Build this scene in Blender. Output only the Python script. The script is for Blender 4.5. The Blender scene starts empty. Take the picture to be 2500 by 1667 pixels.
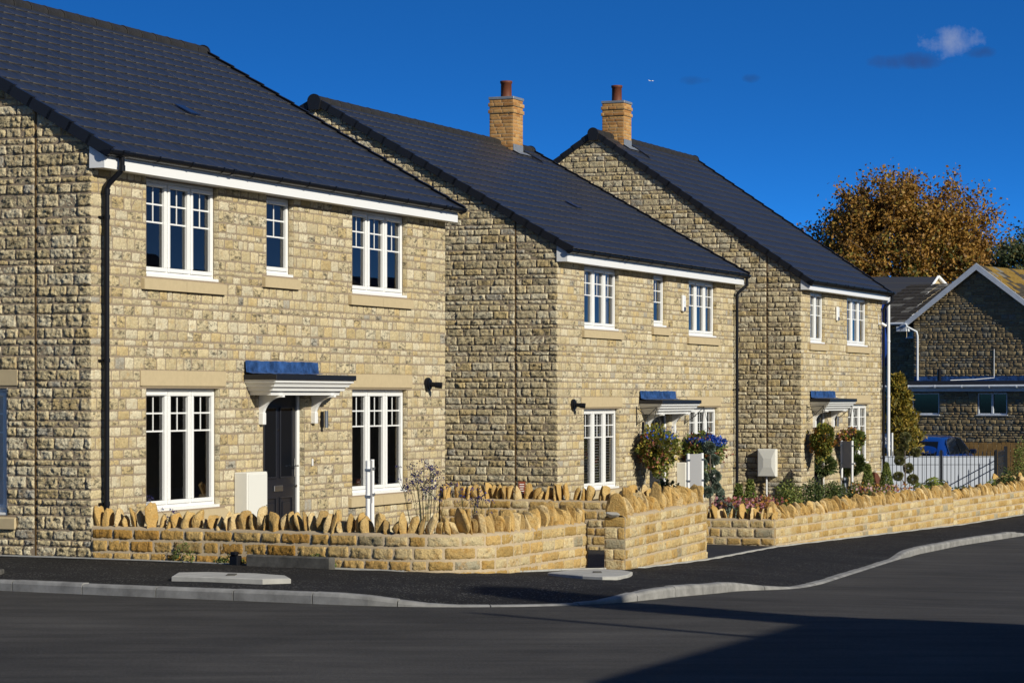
import bpy, math, random
import numpy as np
from mathutils import Vector, Matrix
R = math.radians
random.seed(7); rng = np.random.default_rng(7)
scene = bpy.context.scene
COL = scene.collection

# ------------------------------------------------------------ camera
cam = bpy.data.cameras.new("camera"); camo = bpy.data.objects.new("camera", cam); COL.objects.link(camo)
camo.location = (0, 0, 1.93); camo.rotation_euler = (R(90), 0, 0)
cam.sensor_width = 36; cam.lens = 6395 / 2500 * 36
cam.shift_y = (968 - 833.5) / 2500
cam.clip_start = 0.5; cam.clip_end = 30000
scene.camera = camo
scene.render.resolution_x = 1024; scene.render.resolution_y = 682

# ------------------------------------------------------------ sun and sky
SAZ = R(44); SEL = R(26)          # sun is behind the camera, to its right
sdir = Vector((math.sin(SAZ) * math.cos(SEL), -math.cos(SAZ) * math.cos(SEL), math.sin(SEL)))
sun = bpy.data.lights.new("sun", 'SUN'); suno = bpy.data.objects.new("sun", sun); COL.objects.link(suno)
sun.energy = 5.0; sun.angle = R(0.5); sun.color = (1, .945, .81)
suno.rotation_euler = sdir.to_track_quat('Z', 'Y').to_euler(); suno.location = (20, -30, 30)
world = bpy.data.worlds.new("World"); scene.world = world; world.use_nodes = True
wt = world.node_tree; wn = wt.nodes; wl = wt.links
bg = wn['Background']; bg.inputs[1].default_value = .075
sky = wn.new('ShaderNodeTexSky'); sky.sky_type = 'NISHITA'; sky.sun_disc = False
sky.sun_elevation = SEL; sky.sun_rotation = R(180) - SAZ
sky.air_density = 1.0; sky.dust_density = .15; sky.ozone_density = 3.5; sky.altitude = 200
hs = wn.new('ShaderNodeMixRGB'); hs.blend_type = 'MULTIPLY'; hs.inputs[2].default_value = (.27, 1.38, 2.30, 1)
tcs = wn.new('ShaderNodeTexCoord'); mps = wn.new('ShaderNodeVectorMath'); mps.operation = 'MULTIPLY_ADD'
wl.new(tcs.outputs['Generated'], mps.inputs[0]); mps.inputs[1].default_value = (1, 1, 6.0); mps.inputs[2].default_value = (0, 0, .005)
nms = wn.new('ShaderNodeVectorMath'); nms.operation = 'NORMALIZE'; wl.new(mps.outputs[0], nms.inputs[0]); wl.new(nms.outputs[0], sky.inputs[0])
gms = wn.new('ShaderNodeGamma'); gms.inputs[1].default_value = 1.15; wl.new(sky.outputs[0], gms.inputs[0]); wl.new(gms.outputs[0], hs.inputs[1])
dts = wn.new('ShaderNodeVectorMath'); dts.operation = 'DOT_PRODUCT'; wl.new(tcs.outputs['Generated'], dts.inputs[0]); dts.inputs[1].default_value = sdir
mrs = wn.new('ShaderNodeMapRange'); wl.new(dts.outputs['Value'], mrs.inputs[0])       # the deep blue lies away from the sun; round the sun the sky is paler
for i_, v_ in enumerate((-.35, .35, 1, 0)): mrs.inputs[i_ + 1].default_value = v_
wl.new(mrs.outputs[0], hs.inputs[0])
# small wisps of cloud high in the right of the sky
tc = wn.new('ShaderNodeTexCoord')
def wmath(op, a, b=None):
    n = wn.new('ShaderNodeMath'); n.operation = op
    for i, v in enumerate((a, b)):
        if v is None: continue
        if isinstance(v, (int, float)): n.inputs[i].default_value = v
        else: wl.new(v, n.inputs[i])
    return n.outputs[0]
def cloud(px, py, rx, ry, thr, seed):
    d = Vector(((px - 1250) / 6395, 1, (968 - py) / 6395)).normalized()
    mp = wn.new('ShaderNodeVectorMath'); mp.operation = 'SUBTRACT'; wl.new(tc.outputs['Generated'], mp.inputs[0]); mp.inputs[1].default_value = d
    sp = wn.new('ShaderNodeSeparateXYZ'); wl.new(mp.outputs[0], sp.inputs[0])
    nz = wn.new('ShaderNodeTexNoise'); nz.inputs['Scale'].default_value = 120; nz.inputs['Detail'].default_value = 7; nz.inputs['Roughness'].default_value = .62
    ad = wn.new('ShaderNodeVectorMath'); ad.operation = 'ADD'; wl.new(tc.outputs['Generated'], ad.inputs[0]); ad.inputs[1].default_value = (seed, 0, 0)
    wl.new(ad.outputs[0], nz.inputs['Vector'])
    x = wmath('DIVIDE', sp.outputs[0], rx / 6395); z = wmath('DIVIDE', sp.outputs[2], ry / 6395)
    rr = wmath('ADD', wmath('MULTIPLY', x, x), wmath('MULTIPLY', z, z))
    v = wmath('SUBTRACT', wmath('SUBTRACT', 1.0, rr), wmath('MULTIPLY', nz.outputs[0], thr))
    m = wmath('MULTIPLY', v, 1.3)
    c = wn.new('ShaderNodeClamp'); wl.new(m, c.inputs[0])
    return c.outputs[0]
cur = hs.outputs[0]
for (px, py, rx, ry, thr, seed, colr, amt) in ((2330, 104, 130, 64, 1.35, 0, (5.2, 5.8, 7.6, 1), .7), (2215, 150, 150, 30, 1.0, 3, (.45, .85, 2.6, 1), .8), (2390, 128, 60, 22, 1.1, 12, (.4, .8, 2.4, 1), .7), (1700, 197, 62, 18, 1.1, 5, (.3, 1.0, 3.0, 1), .6), (1835, 192, 34, 17, 1.1, 9, (.3, .9, 2.8, 1), .7)):
    mx = wn.new('ShaderNodeMixRGB'); wl.new(wmath('MULTIPLY', cloud(px, py, rx, ry, thr, seed), amt), mx.inputs[0])
    wl.new(cur, mx.inputs[1]); mx.inputs[2].default_value = colr; cur = mx.outputs[0]
wl.new(cur, bg.inputs[0])
vs = scene.view_settings; vs.view_transform = 'Standard'; vs.look = 'None'; vs.gamma = 1; vs.exposure = -0.05
try: vs.use_curve_mapping = False
except Exception: pass
try:
    scene.cycles.max_bounces = 6; scene.cycles.transparent_max_bounces = 12
except Exception: pass

# ------------------------------------------------------------ helpers
def tag(o, label=None, cat=None, group=None, kind=None):
    if label: o['label'] = label
    if cat: o['category'] = cat
    if group: o['group'] = group
    if kind: o['kind'] = kind
    return o
def empty(name, loc, rz=0, label=None, cat=None, group=None):
    o = bpy.data.objects.new(name, None); COL.objects.link(o); o.location = loc; o.rotation_euler = (0, 0, rz)
    return tag(o, label, cat, group)
def mesh_np(name, V, F, mats, parent=None, cols=None, mi=None, smooth=False):
    """V (n,3), F (m,4) or (m,3) arrays"""
    me = bpy.data.meshes.new(name); V = np.asarray(V, dtype=np.float32); F = np.asarray(F, dtype=np.int32)
    k = F.shape[1]
    me.vertices.add(len(V)); me.vertices.foreach_set('co', V.ravel())
    me.loops.add(F.size); me.loops.foreach_set('vertex_index', F.ravel())
    me.polygons.add(len(F)); me.polygons.foreach_set('loop_start', np.arange(0, F.size, k, dtype=np.int32))
    try: me.polygons.foreach_set('loop_total', np.full(len(F), k, dtype=np.int32))
    except Exception: pass
    for m in (mats if isinstance(mats, (list, tuple)) else [mats]): me.materials.append(m)
    if mi is not None: me.polygons.foreach_set('material_index', np.asarray(mi, dtype=np.int32))
    if smooth: me.polygons.foreach_set('use_smooth', np.ones(len(F), dtype=bool))
    if cols is not None:
        a = me.color_attributes.new('tint', 'FLOAT_COLOR', 'POINT'); a.data.foreach_set('color', np.asarray(cols, dtype=np.float32).ravel())
    me.update(calc_edges=True); me.validate()
    o = bpy.data.objects.new(name, me); COL.objects.link(o)
    if parent: o.parent = parent
    return o
class MB:
    """collects shapes, then links them as one mesh"""
    def __init__(s): s.v = []; s.f = []; s.m = []; s.sm = []
    def add(s, vs_, fs, mi=0, sm=False):
        b = len(s.v); s.v += [tuple(p) for p in vs_]; s.f += [tuple(b + i for i in f) for f in fs]; s.m += [mi] * len(fs); s.sm += [sm] * len(fs)
    def box(s, x0, x1, y0, y1, z0, z1, mi=0, M=None, bev=0):
        if bev:
            b = bev
            P = []
            for (x, y, z, sx, sy, sz) in [(x, y, z, sx, sy, sz) for (x, sx) in ((x0, 1), (x1, -1)) for (y, sy) in ((y0, 1), (y1, -1)) for (z, sz) in ((z0, 1), (z1, -1))]:
                P += [(x, y + sy * b, z + sz * b), (x + sx * b, y, z + sz * b), (x + sx * b, y + sy * b, z)]
            idx = lambda i, j, k: (i * 4 + j * 2 + k) * 3
            F = []
            for i in (0, 1):
                q = [idx(i, 0, 0), idx(i, 1, 0), idx(i, 1, 1), idx(i, 0, 1)]; F.append(q if i else q[::-1])
                q = [idx(0, i, 0) + 1, idx(1, i, 0) + 1, idx(1, i, 1) + 1, idx(0, i, 1) + 1]; F.append(q[::-1] if i else q)
                q = [idx(0, 0, i) + 2, idx(1, 0, i) + 2, idx(1, 1, i) + 2, idx(0, 1, i) + 2]; F.append(q if i else q[::-1])
            for j in (0, 1):
                for k in (0, 1):
                    q = [idx(0, j, k) + 1, idx(1, j, k) + 1, idx(1, j, k) + 2, idx(0, j, k) + 2]; F.append(q if j == k else q[::-1])
                    q = [idx(j, 0, k), idx(j, 1, k), idx(j, 1, k) + 2, idx(j, 0, k) + 2]; F.append(q if j != k else q[::-1])
                    q = [idx(j, k, 0), idx(j, k, 1), idx(j, k, 1) + 1, idx(j, k, 0) + 1]; F.append(q if j == k else q[::-1])
                    for i in (0, 1):
                        c = idx(i, j, k); F.append([c, c + 1, c + 2] if (i + j + k) % 2 else [c + 2, c + 1, c])
            if M: P = [M @ Vector(p) for p in P]
            s.add(P, F, mi); return s
        P = [(x, y, z) for x in (x0, x1) for y in (y0, y1) for z in (z0, z1)]
        if M: P = [M @ Vector(p) for p in P]
        s.add(P, [(0, 1, 3, 2), (4, 6, 7, 5), (0, 4, 5, 1), (2, 3, 7, 6), (0, 2, 6, 4), (1, 5, 7, 3)], mi); return s
    def tube(s, pts, r, n=8, mi=0, caps=True, sm=True):
        pts = [Vector(p) for p in pts]; rings = []
        rs = r if isinstance(r, (list, tuple)) else [r] * len(pts)
        up = None
        for i, p in enumerate(pts):
            d = (pts[min(i + 1, len(pts) - 1)] - pts[max(i - 1, 0)]).normalized()
            if up is None: up = Vector((0, 0, 1)) if abs(d.z) < .9 else Vector((1, 0, 0))
            a = (up - d * up.dot(d)).normalized(); b = d.cross(a); up = a
            rings.append([p + a * math.cos(2 * math.pi * k / n) * rs[i] + b * math.sin(2 * math.pi * k / n) * rs[i] for k in range(n)])
        V = [q for rg in rings for q in rg]; F = []
        for i in range(len(pts) - 1):
            for k in range(n): F.append((i * n + k, i * n + (k + 1) % n, (i + 1) * n + (k + 1) % n, (i + 1) * n + k))
        s.add(V, F, mi, sm)
        if caps: s.add(V, [tuple(range(n))[::-1], tuple((len(pts) - 1) * n + k for k in range(n))], mi)
        return s
    def lathe(s, prof, c=(0, 0, 0), n=20, mi=0, sm=True):
        V = [(c[0] + r * math.cos(2 * math.pi * k / n), c[1] + r * math.sin(2 * math.pi * k / n), c[2] + z) for r, z in prof for k in range(n)]; F = []
        for i in range(len(prof) - 1):
            for k in range(n): F.append((i * n + k, i * n + (k + 1) % n, (i + 1) * n + (k + 1) % n, (i + 1) * n + k))
        s.add(V, F, mi, sm); return s
    def prism(s, poly, axis, a, b, mi=0):
        """extrude 2D poly along axis 'x','y' or 'z' from a to b"""
        def P(u, v, w): return (w, u, v) if axis == 'x' else ((u, w, v) if axis == 'y' else (u, v, w))
        n = len(poly); V = [P(u, v, a) for u, v in poly] + [P(u, v, b) for u, v in poly]
        F = [tuple(range(n))[::-1], tuple(range(n, 2 * n))] + [(i, (i + 1) % n, n + (i + 1) % n, n + i) for i in range(n)]
        s.add(V, F, mi); return s
    def build(s, name, mats, parent=None):
        me = bpy.data.meshes.new(name); me.from_pydata(s.v, [], s.f)
        for m in (mats if isinstance(mats, (list, tuple)) else [mats]): me.materials.append(m)
        me.polygons.foreach_set('material_index', s.m); me.polygons.foreach_set('use_smooth', s.sm); me.update()
        o = bpy.data.objects.new(name, me); COL.objects.link(o)
        if parent: o.parent = parent
        return o

# ------------------------------------------------------------ materials
def mat(name, col, rough=.6, spec=.4, metal=0, coat=0, noise=None, bump=None, attr=False, trans=0):
    m = bpy.data.materials.new(name); m.use_nodes = True; nt = m.node_tree; b = nt.nodes['Principled BSDF']
    b.inputs['Roughness'].default_value = rough; b.inputs['Metallic'].default_value = metal
    b.inputs['Specular IOR Level'].default_value = spec; b.inputs['Coat Weight'].default_value = coat; b.inputs['Coat Roughness'].default_value = .05
    b.inputs['Base Color'].default_value = (*col, 1)
    src = None
    if attr:
        a = nt.nodes.new('ShaderNodeAttribute'); a.attribute_name = 'tint'; src = a.outputs['Color']
    tcn = nt.nodes.new('ShaderNodeTexCoord')
    if noise:
        sc, amt = noise
        n = nt.nodes.new('ShaderNodeTexNoise'); n.inputs['Scale'].default_value = sc; n.inputs['Detail'].default_value = 6; n.inputs['Roughness'].default_value = .65
        nt.links.new(tcn.outputs['Object'], n.inputs['Vector'])
        mr = nt.nodes.new('ShaderNodeMapRange'); mr.inputs[1].default_value = .25; mr.inputs[2].default_value = .75; mr.inputs[3].default_value = 1 - amt; mr.inputs[4].default_value = 1 + amt
        nt.links.new(n.outputs[0], mr.inputs[0])
        mx = nt.nodes.new('ShaderNodeVectorMath'); mx.operation = 'SCALE'
        if src: nt.links.new(src, mx.inputs[0])
        else: mx.inputs[0].default_value = col
        nt.links.new(mr.outputs[0], mx.inputs['Scale']); src = mx.outputs[0]
    if src: nt.links.new(src, b.inputs['Base Color'])
    if bump:
        sc, st, dist = bump
        n2 = nt.nodes.new('ShaderNodeTexNoise'); n2.inputs['Scale'].default_value = sc; n2.inputs['Detail'].default_value = 5
        nt.links.new(tcn.outputs['Object'], n2.inputs['Vector'])
        bp = nt.nodes.new('ShaderNodeBump'); bp.inputs['Strength'].default_value = st; bp.inputs['Distance'].default_value = dist
        nt.links.new(n2.outputs[0], bp.inputs['Height']); nt.links.new(bp.outputs[0], b.inputs['Normal'])
    if trans:
        b.inputs['Subsurface Weight'].default_value = 0
        tr = nt.nodes.new('ShaderNodeBsdfTranslucent'); ms = nt.nodes.new('ShaderNodeMixShader'); ms.inputs[0].default_value = trans
        if src: nt.links.new(src, tr.inputs[0])
        else: tr.inputs[0].default_value = (*col, 1)
        nt.links.new(b.outputs[0], ms.inputs[1]); nt.links.new(tr.outputs[0], ms.inputs[2]); nt.links.new(ms.outputs[0], nt.nodes['Material Output'].inputs[0])
    return m

def stone_mat(name, dark=(.065, .060, .048), ochre=(.44, .28, .11), streak=.51, ochre_amt=.5, bumpd=.026):
    """tinted stone: per-stone colour, ochre patches, dark seams where the stone's alpha allows"""
    m = bpy.data.materials.new(name); m.use_nodes = True; nt = m.node_tree; N = nt.nodes; L = nt.links; b = N['Principled BSDF']
    b.inputs['Roughness'].default_value = .92; b.inputs['Specular IOR Level'].default_value = .15
    tcn = N.new('ShaderNodeTexCoord'); a = N.new('ShaderNodeAttribute'); a.attribute_name = 'tint'
    def noise(sc, det=6, ro=.6, stretch=(1, 1, 1)):
        mp = N.new('ShaderNodeMapping'); mp.inputs['Scale'].default_value = stretch; L.new(tcn.outputs['Object'], mp.inputs[0])
        n = N.new('ShaderNodeTexNoise'); n.inputs['Scale'].default_value = sc; n.inputs['Detail'].default_value = det; n.inputs['Roughness'].default_value = ro
        L.new(mp.outputs[0], n.inputs['Vector']); return n.outputs[0]
    def mrange(x, a0, a1, b0=0, b1=1):
        r = N.new('ShaderNodeMapRange'); L.new(x, r.inputs[0])
        for i, v in enumerate((a0, a1, b0, b1)): r.inputs[i + 1].default_value = v
        return r.outputs[0]
    def mul(x, y):
        n = N.new('ShaderNodeMath'); n.operation = 'MULTIPLY'
        for i, v in enumerate((x, y)):
            if isinstance(v, float): n.inputs[i].default_value = v
            else: L.new(v, n.inputs[i])
        return n.outputs[0]
    def mixc(f, c1, c2):
        n = N.new('ShaderNodeMixRGB'); L.new(f, n.inputs[0])
        for i, v in ((1, c1), (2, c2)):
            if isinstance(v, tuple): n.inputs[i].default_value = (*v, 1)
            else: L.new(v, n.inputs[i])
        return n.outputs[0]
    fine = mrange(noise(55, 6, .8), .3, .7, .66, 1.28)
    sc = N.new('ShaderNodeVectorMath'); sc.operation = 'SCALE'; L.new(a.outputs['Color'], sc.inputs[0]); L.new(fine, sc.inputs['Scale'])
    c = mixc(mul(mrange(noise(9, 7, .7), .50, .66), ochre_amt), sc.outputs[0], ochre)
    st = mul(mrange(noise(10, 9, .74, (.8, .8, 1.9)), streak - .03, streak + .08, 0, .85), a.outputs['Alpha'])
    c = mixc(st, c, dark)
    L.new(c, b.inputs['Base Color'])
    bp = N.new('ShaderNodeBump'); bp.inputs['Strength'].default_value = .9; bp.inputs['Distance'].default_value = bumpd; L.new(noise(38, 6, .65), bp.inputs['Height']); L.new(bp.outputs[0], b.inputs['Normal'])
    return m

M = {}
M['stone'] = stone_mat('reconstituted limestone')
M['gstone'] = stone_mat('ochre garden wall stone', ochre=(.42, .22, .05), ochre_amt=.6, streak=.60)
M['cope'] = stone_mat('ochre coping stone', ochre=(.48, .26, .06), ochre_amt=.7, streak=.62, bumpd=.03)
M['oldstone'] = stone_mat('weathered neighbour stone', dark=(.05, .05, .05), ochre=(.20, .13, .05), ochre_amt=.6, streak=.56, bumpd=.014)
M['mortar'] = mat('brownish mortar', (.29, .23, .165), .95, .1, noise=(30, .15), bump=(80, .5, .004))
M['gmortar'] = mat('pale garden wall mortar', (.42, .335, .225), .95, .1, noise=(20, .15), bump=(60, .5, .006))
M['cast'] = mat('buff cast stone', (.50, .405, .25), .9, .15, noise=(14, .07), bump=(120, .3, .002))
M['upvc'] = mat('white window plastic', (.80, .80, .79), .28, .45)
M['fascia'] = mat('white fascia board', (.80, .80, .80), .3, .45)
M['soffit'] = mat('white soffit board', (.74, .74, .72), .45, .3)
M['black'] = mat('black rainwater plastic', (.008, .009, .013), .34, .18)
M['blackm'] = mat('matt black verge plastic', (.012, .013, .017), .42, .4)
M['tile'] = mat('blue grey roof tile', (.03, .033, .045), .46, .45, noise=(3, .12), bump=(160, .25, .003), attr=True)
M['vent'] = mat('roof vent plastic', (.012, .022, .06), .35, .5)
M['ridge'] = mat('dark ridge tile', (.024, .023, .023), .75, .3, noise=(20, .3), bump=(120, .3, .003))
M['lead'] = mat('blue grey lead', (.026, .07, .20), .45, .4, .1, noise=(7, .95), bump=(12, .6, .02))
M['leadg'] = mat('grey lead flashing', (.28, .30, .33), .45, .5, .4, noise=(9, .2))
M['door'] = mat('black painted door', (.012, .013, .019), .30, .5)
M['steel'] = mat('brushed steel', (.55, .55, .55), .28, .5, 1)
M['white'] = mat('white painted metal', (.80, .80, .80), .35, .4)
M['cream'] = mat('off white meter box', (.72, .71, .66), .5, .3)
M['greyp'] = mat('grey sign back', (.33, .33, .34), .5, .3)
M['terra'] = mat('terracotta', (.13, .04, .02), .6, .3, noise=(8, .15))
M['brick'] = stone_mat('yellow brick', ochre=(.40, .19, .06), ochre_amt=.5, streak=.72, bumpd=.004)
M['bmort'] = mat('pale brick mortar', (.40, .31, .20), .95, .1)
M['plaster'] = mat('white plaster', (.80, .79, .77), .9, .1)
M['carpet'] = mat('grey floor', (.22, .2, .18), .95, .1)
M['curtain'] = mat('grey curtain cloth', (.30, .29, .28), .9, .1)
M['blind'] = mat('pale wooden blind', (.55, .55, .56), .6, .2)
M['joint'] = mat('rust stained joint sealant', (.13, .075, .025), .9, .1)
M['conc'] = mat('kerb concrete', (.25, .245, .235), .85, .2, noise=(4, .42), bump=(90, .4, .003))
M['edge'] = mat('pale edging concrete', (.42, .41, .38), .9, .2, noise=(6, .2), bump=(90, .4, .003))
M['soil'] = mat('dark soil', (.045, .032, .022), 1, .1, noise=(3, .4), bump=(20, 1, .05))
M['rail'] = mat('black railing paint', (.010, .011, .014), .3, .5)
M['board'] = mat('white boarding', (.50, .54, .62), .5, .3)
M['wood'] = mat('weathered fence wood', (.10, .062, .025), .9, .15, noise=(5, .4))
M['bark'] = mat('grey bark', (.12, .10, .08), .95, .1, noise=(6, .3), bump=(20, .8, .03))
M['wire'] = mat('black wrought iron', (.012, .012, .012), .5, .4)
M['flag'] = mat('navy flag cloth', (.012, .05, .30), .8, .2, trans=.25)
M['navy'] = mat('navy sign face', (.02, .04, .10), .5, .3)
M['rust'] = mat('red brown marker plate', (.22, .06, .03), .6, .2)
M['stem'] = mat('plant stem', (.05, .06, .035), .8, .2)
M['leaf'] = mat('leaf', (.06, .08, .02), .55, .3, attr=True, trans=.22)
M['petal'] = mat('petal', (.3, .1, .1), .6, .2, attr=True, trans=.25)
M['box'] = mat('green clipped leaf', (.06, .08, .02), .6, .25, attr=True, trans=.12)
M['dtrough'] = mat('dark weathered slab', (.10, .095, .085), .9, .1, noise=(7, .5), bump=(40, .5, .006))
M['barge'] = mat('white painted barge board', (.62, .66, .72), .5, .3, noise=(4, .15))
M['oldtile'] = mat('lichen spotted dark tile', (.04, .036, .032), .9, .15, attr=True, noise=(10, .5))
M['felt'] = mat('dark flat roof felt', (.03, .033, .045), .7, .3)
M['carblue'] = mat('blue car paint', (.004, .045, .28), .15, .6, .3, 1)
M['carblk'] = mat('dark car body', (.004, .008, .03), .2, .5, .1, 1)
M['tyre'] = mat('tyre rubber', (.015, .015, .015), .85, .2)
M['chrome'] = mat('chrome', (.8, .8, .8), .12, .5, 1)
M['amber'] = mat('orange red lamp', (.45, .10, .02), .2, .5)
M['plate'] = mat('yellow number plate', (.65, .50, .05), .5, .3)

def asphalt(name, col, rough, chip, patch=.25, bumpd=.006):
    m = mat(name, col, rough, .25); nt = m.node_tree; N = nt.nodes; L = nt.links; b = N['Principled BSDF']
    g = N.new('ShaderNodeNewGeometry')
    def nz(sc, det, ro, st=(1, 1, 1)):
        mp = N.new('ShaderNodeMapping'); mp.inputs['Scale'].default_value = st; L.new(g.outputs['Position'], mp.inputs[0])
        n = N.new('ShaderNodeTexNoise'); n.inputs['Scale'].default_value = sc; n.inputs['Detail'].default_value = det; n.inputs['Roughness'].default_value = ro; L.new(mp.outputs[0], n.inputs['Vector']); return n.outputs[0]
    def mr(x, a0, a1, b0, b1):
        r = N.new('ShaderNodeMapRange'); L.new(x, r.inputs[0])
        for i, v in enumerate((a0, a1, b0, b1)): r.inputs[i + 1].default_value = v
        return r.outputs[0]
    big = mr(nz(.35, 5, .6, (1, 1, 1)), .3, .7, 1 - patch, 1 + patch)
    trk = mr(nz(1.0, 5, .65, (.5, 3.0, 1)), .35, .7, 1 - patch * .7, 1 + patch * .7)
    fin = mr(nz(42, 6, .85), .3, .7, .5, 1.55)
    mm = N.new('ShaderNodeMath'); mm.operation = 'MULTIPLY'; L.new(big, mm.inputs[0]); L.new(fin, mm.inputs[1])
    m2 = N.new('ShaderNodeMath'); m2.operation = 'MULTIPLY'; L.new(mm.outputs[0], m2.inputs[0]); L.new(trk, m2.inputs[1])
    s = N.new('ShaderNodeVectorMath'); s.operation = 'SCALE'; s.inputs[0].default_value = col; L.new(m2.outputs[0], s.inputs['Scale'])
    v = N.new('ShaderNodeTexVoronoi'); v.inputs['Scale'].default_value = 26; L.new(g.outputs['Position'], v.inputs['Vector'])
    gt = mr(v.outputs['Distance'], .16, .30, 1, 0)
    spm = mr(nz(1.6, 5, .65), .40, .62, .12, 1)
    m3 = N.new('ShaderNodeMath'); m3.operation = 'MULTIPLY'; L.new(gt, m3.inputs[0]); L.new(spm, m3.inputs[1])
    m4 = N.new('ShaderNodeMath'); m4.operation = 'MULTIPLY'; L.new(m3.outputs[0], m4.inputs[0]); m4.inputs[1].default_value = chip
    mx = N.new('ShaderNodeMixRGB'); L.new(m4.outputs[0], mx.inputs[0]); L.new(s.outputs[0], mx.inputs[1]); mx.inputs[2].default_value = (.24, .23, .21, 1) if chip > .9 else (.10, .10, .095, 1)
    L.new(mx.outputs[0], b.inputs['Base Color'])
    bp = N.new('ShaderNodeBump'); bp.inputs['Strength'].default_value = 1; bp.inputs['Distance'].default_value = bumpd; L.new(nz(45, 5, .75), bp.inputs['Height']); L.new(bp.outputs[0], b.inputs['Normal'])
    return m
M['road'] = asphalt('road asphalt', (.050, .0465, .042), .93, .55, .38)
M['pave'] = asphalt('fresh black pavement asphalt', (.0115, .011, .011), .9, 1.0, .4, .014)
M['drive'] = asphalt('driveway asphalt', (.022, .022, .025), .8, .3, .2)
M['ground'] = mat('rough ground', (.06, .06, .03), 1, .1, noise=(.5, .3))

def glass_mat(name, tint=(.9, .93, .95), refl=1.0):
    m = bpy.data.materials.new(name); m.use_nodes = True; nt = m.node_tree; N = nt.nodes; L = nt.links
    N.remove(N['Principled BSDF'])
    tr = N.new('ShaderNodeBsdfTransparent'); tr.inputs[0].default_value = (*tint, 1)
    gl = N.new('ShaderNodeBsdfGlossy'); gl.inputs['Roughness'].default_value = .01; gl.inputs[0].default_value = (refl, refl, refl, 1)
    fr = N.new('ShaderNodeFresnel'); fr.inputs[0].default_value = 1.75
    ms = N.new('ShaderNodeMixShader'); L.new(fr.outputs[0], ms.inputs[0]); L.new(tr.outputs[0], ms.inputs[1]); L.new(gl.outputs[0], ms.inputs[2]); L.new(ms.outputs[0], N['Material Output'].inputs[0])
    return m
M['glass'] = glass_mat('window glass', (.88, .90, .92))
M['dglass'] = mat('dark tinted glass', (.006, .008, .012), .06, .5)

# ------------------------------------------------------------ ground heights
US = [15, 22, 24, 26, 31, 38.3, 50, 60]; ZS = [.02, 0, -.09, -.165, -.34, -.61, -.78, -.78]
def zg(x, y): return np.interp(.6 * np.asarray(x) + .8 * np.asarray(y), US, ZS)
def zr(x, y): return zg(x, y) - .11

def sheet(name, P, Q, n, m_, lift=0., zf=zg, bend=None):
    """strip between polylines P and Q, n cells across, following the ground"""
    P = np.array(P, float); Q = np.array(Q, float); V = []; k = len(P)
    for i in range(k):
        for j in range(n + 1):
            t = j / n; p = P[i, :2] * (1 - t) + Q[i, :2] * t
            z = float(zf(p[0], p[1])) + lift
            if bend: z = bend(i, t, z)
            V.append((p[0], p[1], z))
    F = [(i * (n + 1) + j, (i + 1) * (n + 1) + j, (i + 1) * (n + 1) + j + 1, i * (n + 1) + j + 1) for i in range(k - 1) for j in range(n)]
    o = mesh_np(name, V, F, m_)
    return o
def densify(pl, d=.35, smooth=0):
    pl = np.array(pl, float)
    out = [pl[0]]
    for a, b in zip(pl[:-1], pl[1:]):
        n = max(1, int(np.linalg.norm(b[:2] - a[:2]) / d))
        for i in range(1, n + 1): out.append(a + (b - a) * i / n)
    out = np.array(out)
    for _ in range(smooth):
        o2 = out.copy(); o2[1:-1] = .25 * out[:-2] + .5 * out[1:-1] + .25 * out[2:]; out = o2
    return out

# large ground
gx = np.unique(np.concatenate([[-4000, -1000, -300, -120], np.arange(-80, 121, 10), [200, 400, 1000, 4000]])).astype(float)
gy = np.unique(np.concatenate([[-2000, -400, -100, -50], np.arange(-20, 201, 10), [300, 500, 1000, 3000, 9000]])).astype(float)
GX, GY = np.meshgrid(gx, gy, indexing='ij'); V = np.stack([GX, GY, zg(GX, GY) - .30], -1).reshape(-1, 3)
ny = len(gy); F = [(i * ny + j, (i + 1) * ny + j, (i + 1) * ny + j + 1, i * ny + j + 1) for i in range(len(gx) - 1) for j in range(ny - 1)]
tag(mesh_np('ground', V, F, M['ground']), kind='structure')
rx = np.arange(-30, 61, 1.5); ry = np.arange(-12, 76, 1.5); GX, GY = np.meshgrid(rx, ry, indexing='ij'); V = np.stack([GX, GY, zr(GX, GY)], -1).reshape(-1, 3); ny = len(ry)
F = [(i * ny + j, (i + 1) * ny + j, (i + 1) * ny + j + 1, i * ny + j + 1) for i in range(len(rx) - 1) for j in range(ny - 1)]
tag(mesh_np('road', V, F, M['road']), kind='structure')

# kerb line (x, y, upstand)
KERB = [(-16, 32.4, .11), (-9, 29.4, .11), (-5.37, 27.46, .11), (-4.07, 26.75, .11), (-3.2, 26.33, .11), (-2.36, 25.93, .11), (-1.51, 25.5, .11), (-.74, 25.3, .015), (.2, 25.4, .015), (.9, 25.75, .015), (1.55, 26.75, .11), (2.34, 28.7, .11), (2.52, 29.2, .11), (2.78, 29.5, .035), (2.98, 29.7, .065), (3.16, 29.95, .015), (3.35, 30.3, .02), (3.74, 31.6, .02), (4.79, 36.03, .02), (6.18, 42.0, .02), (6.5, 43.1, .11), (6.85, 44.3, .11), (8.19, 47.9, .11), (9.9, 51.8, .11), (10.6, 53.4, .02), (14, 61, .02), (20, 74, .02)]
KD = densify(KERB, .25, 1)
kn = len(KD)
d = np.gradient(KD[:, :2], axis=0); d /= np.linalg.norm(d, axis=1)[:, None]; nrm = np.stack([-d[:, 1], d[:, 0]], 1)      # left of travel = towards the houses
arc = np.concatenate([[0], np.cumsum(np.linalg.norm(np.diff(KD[:, :2], axis=0), axis=1))])
V = []; F = []
prof = [(0, -.12), (0, None), (.012, 'r'), (.032, 'h'), (.125, 'h'), (.125, -.12)]
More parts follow.
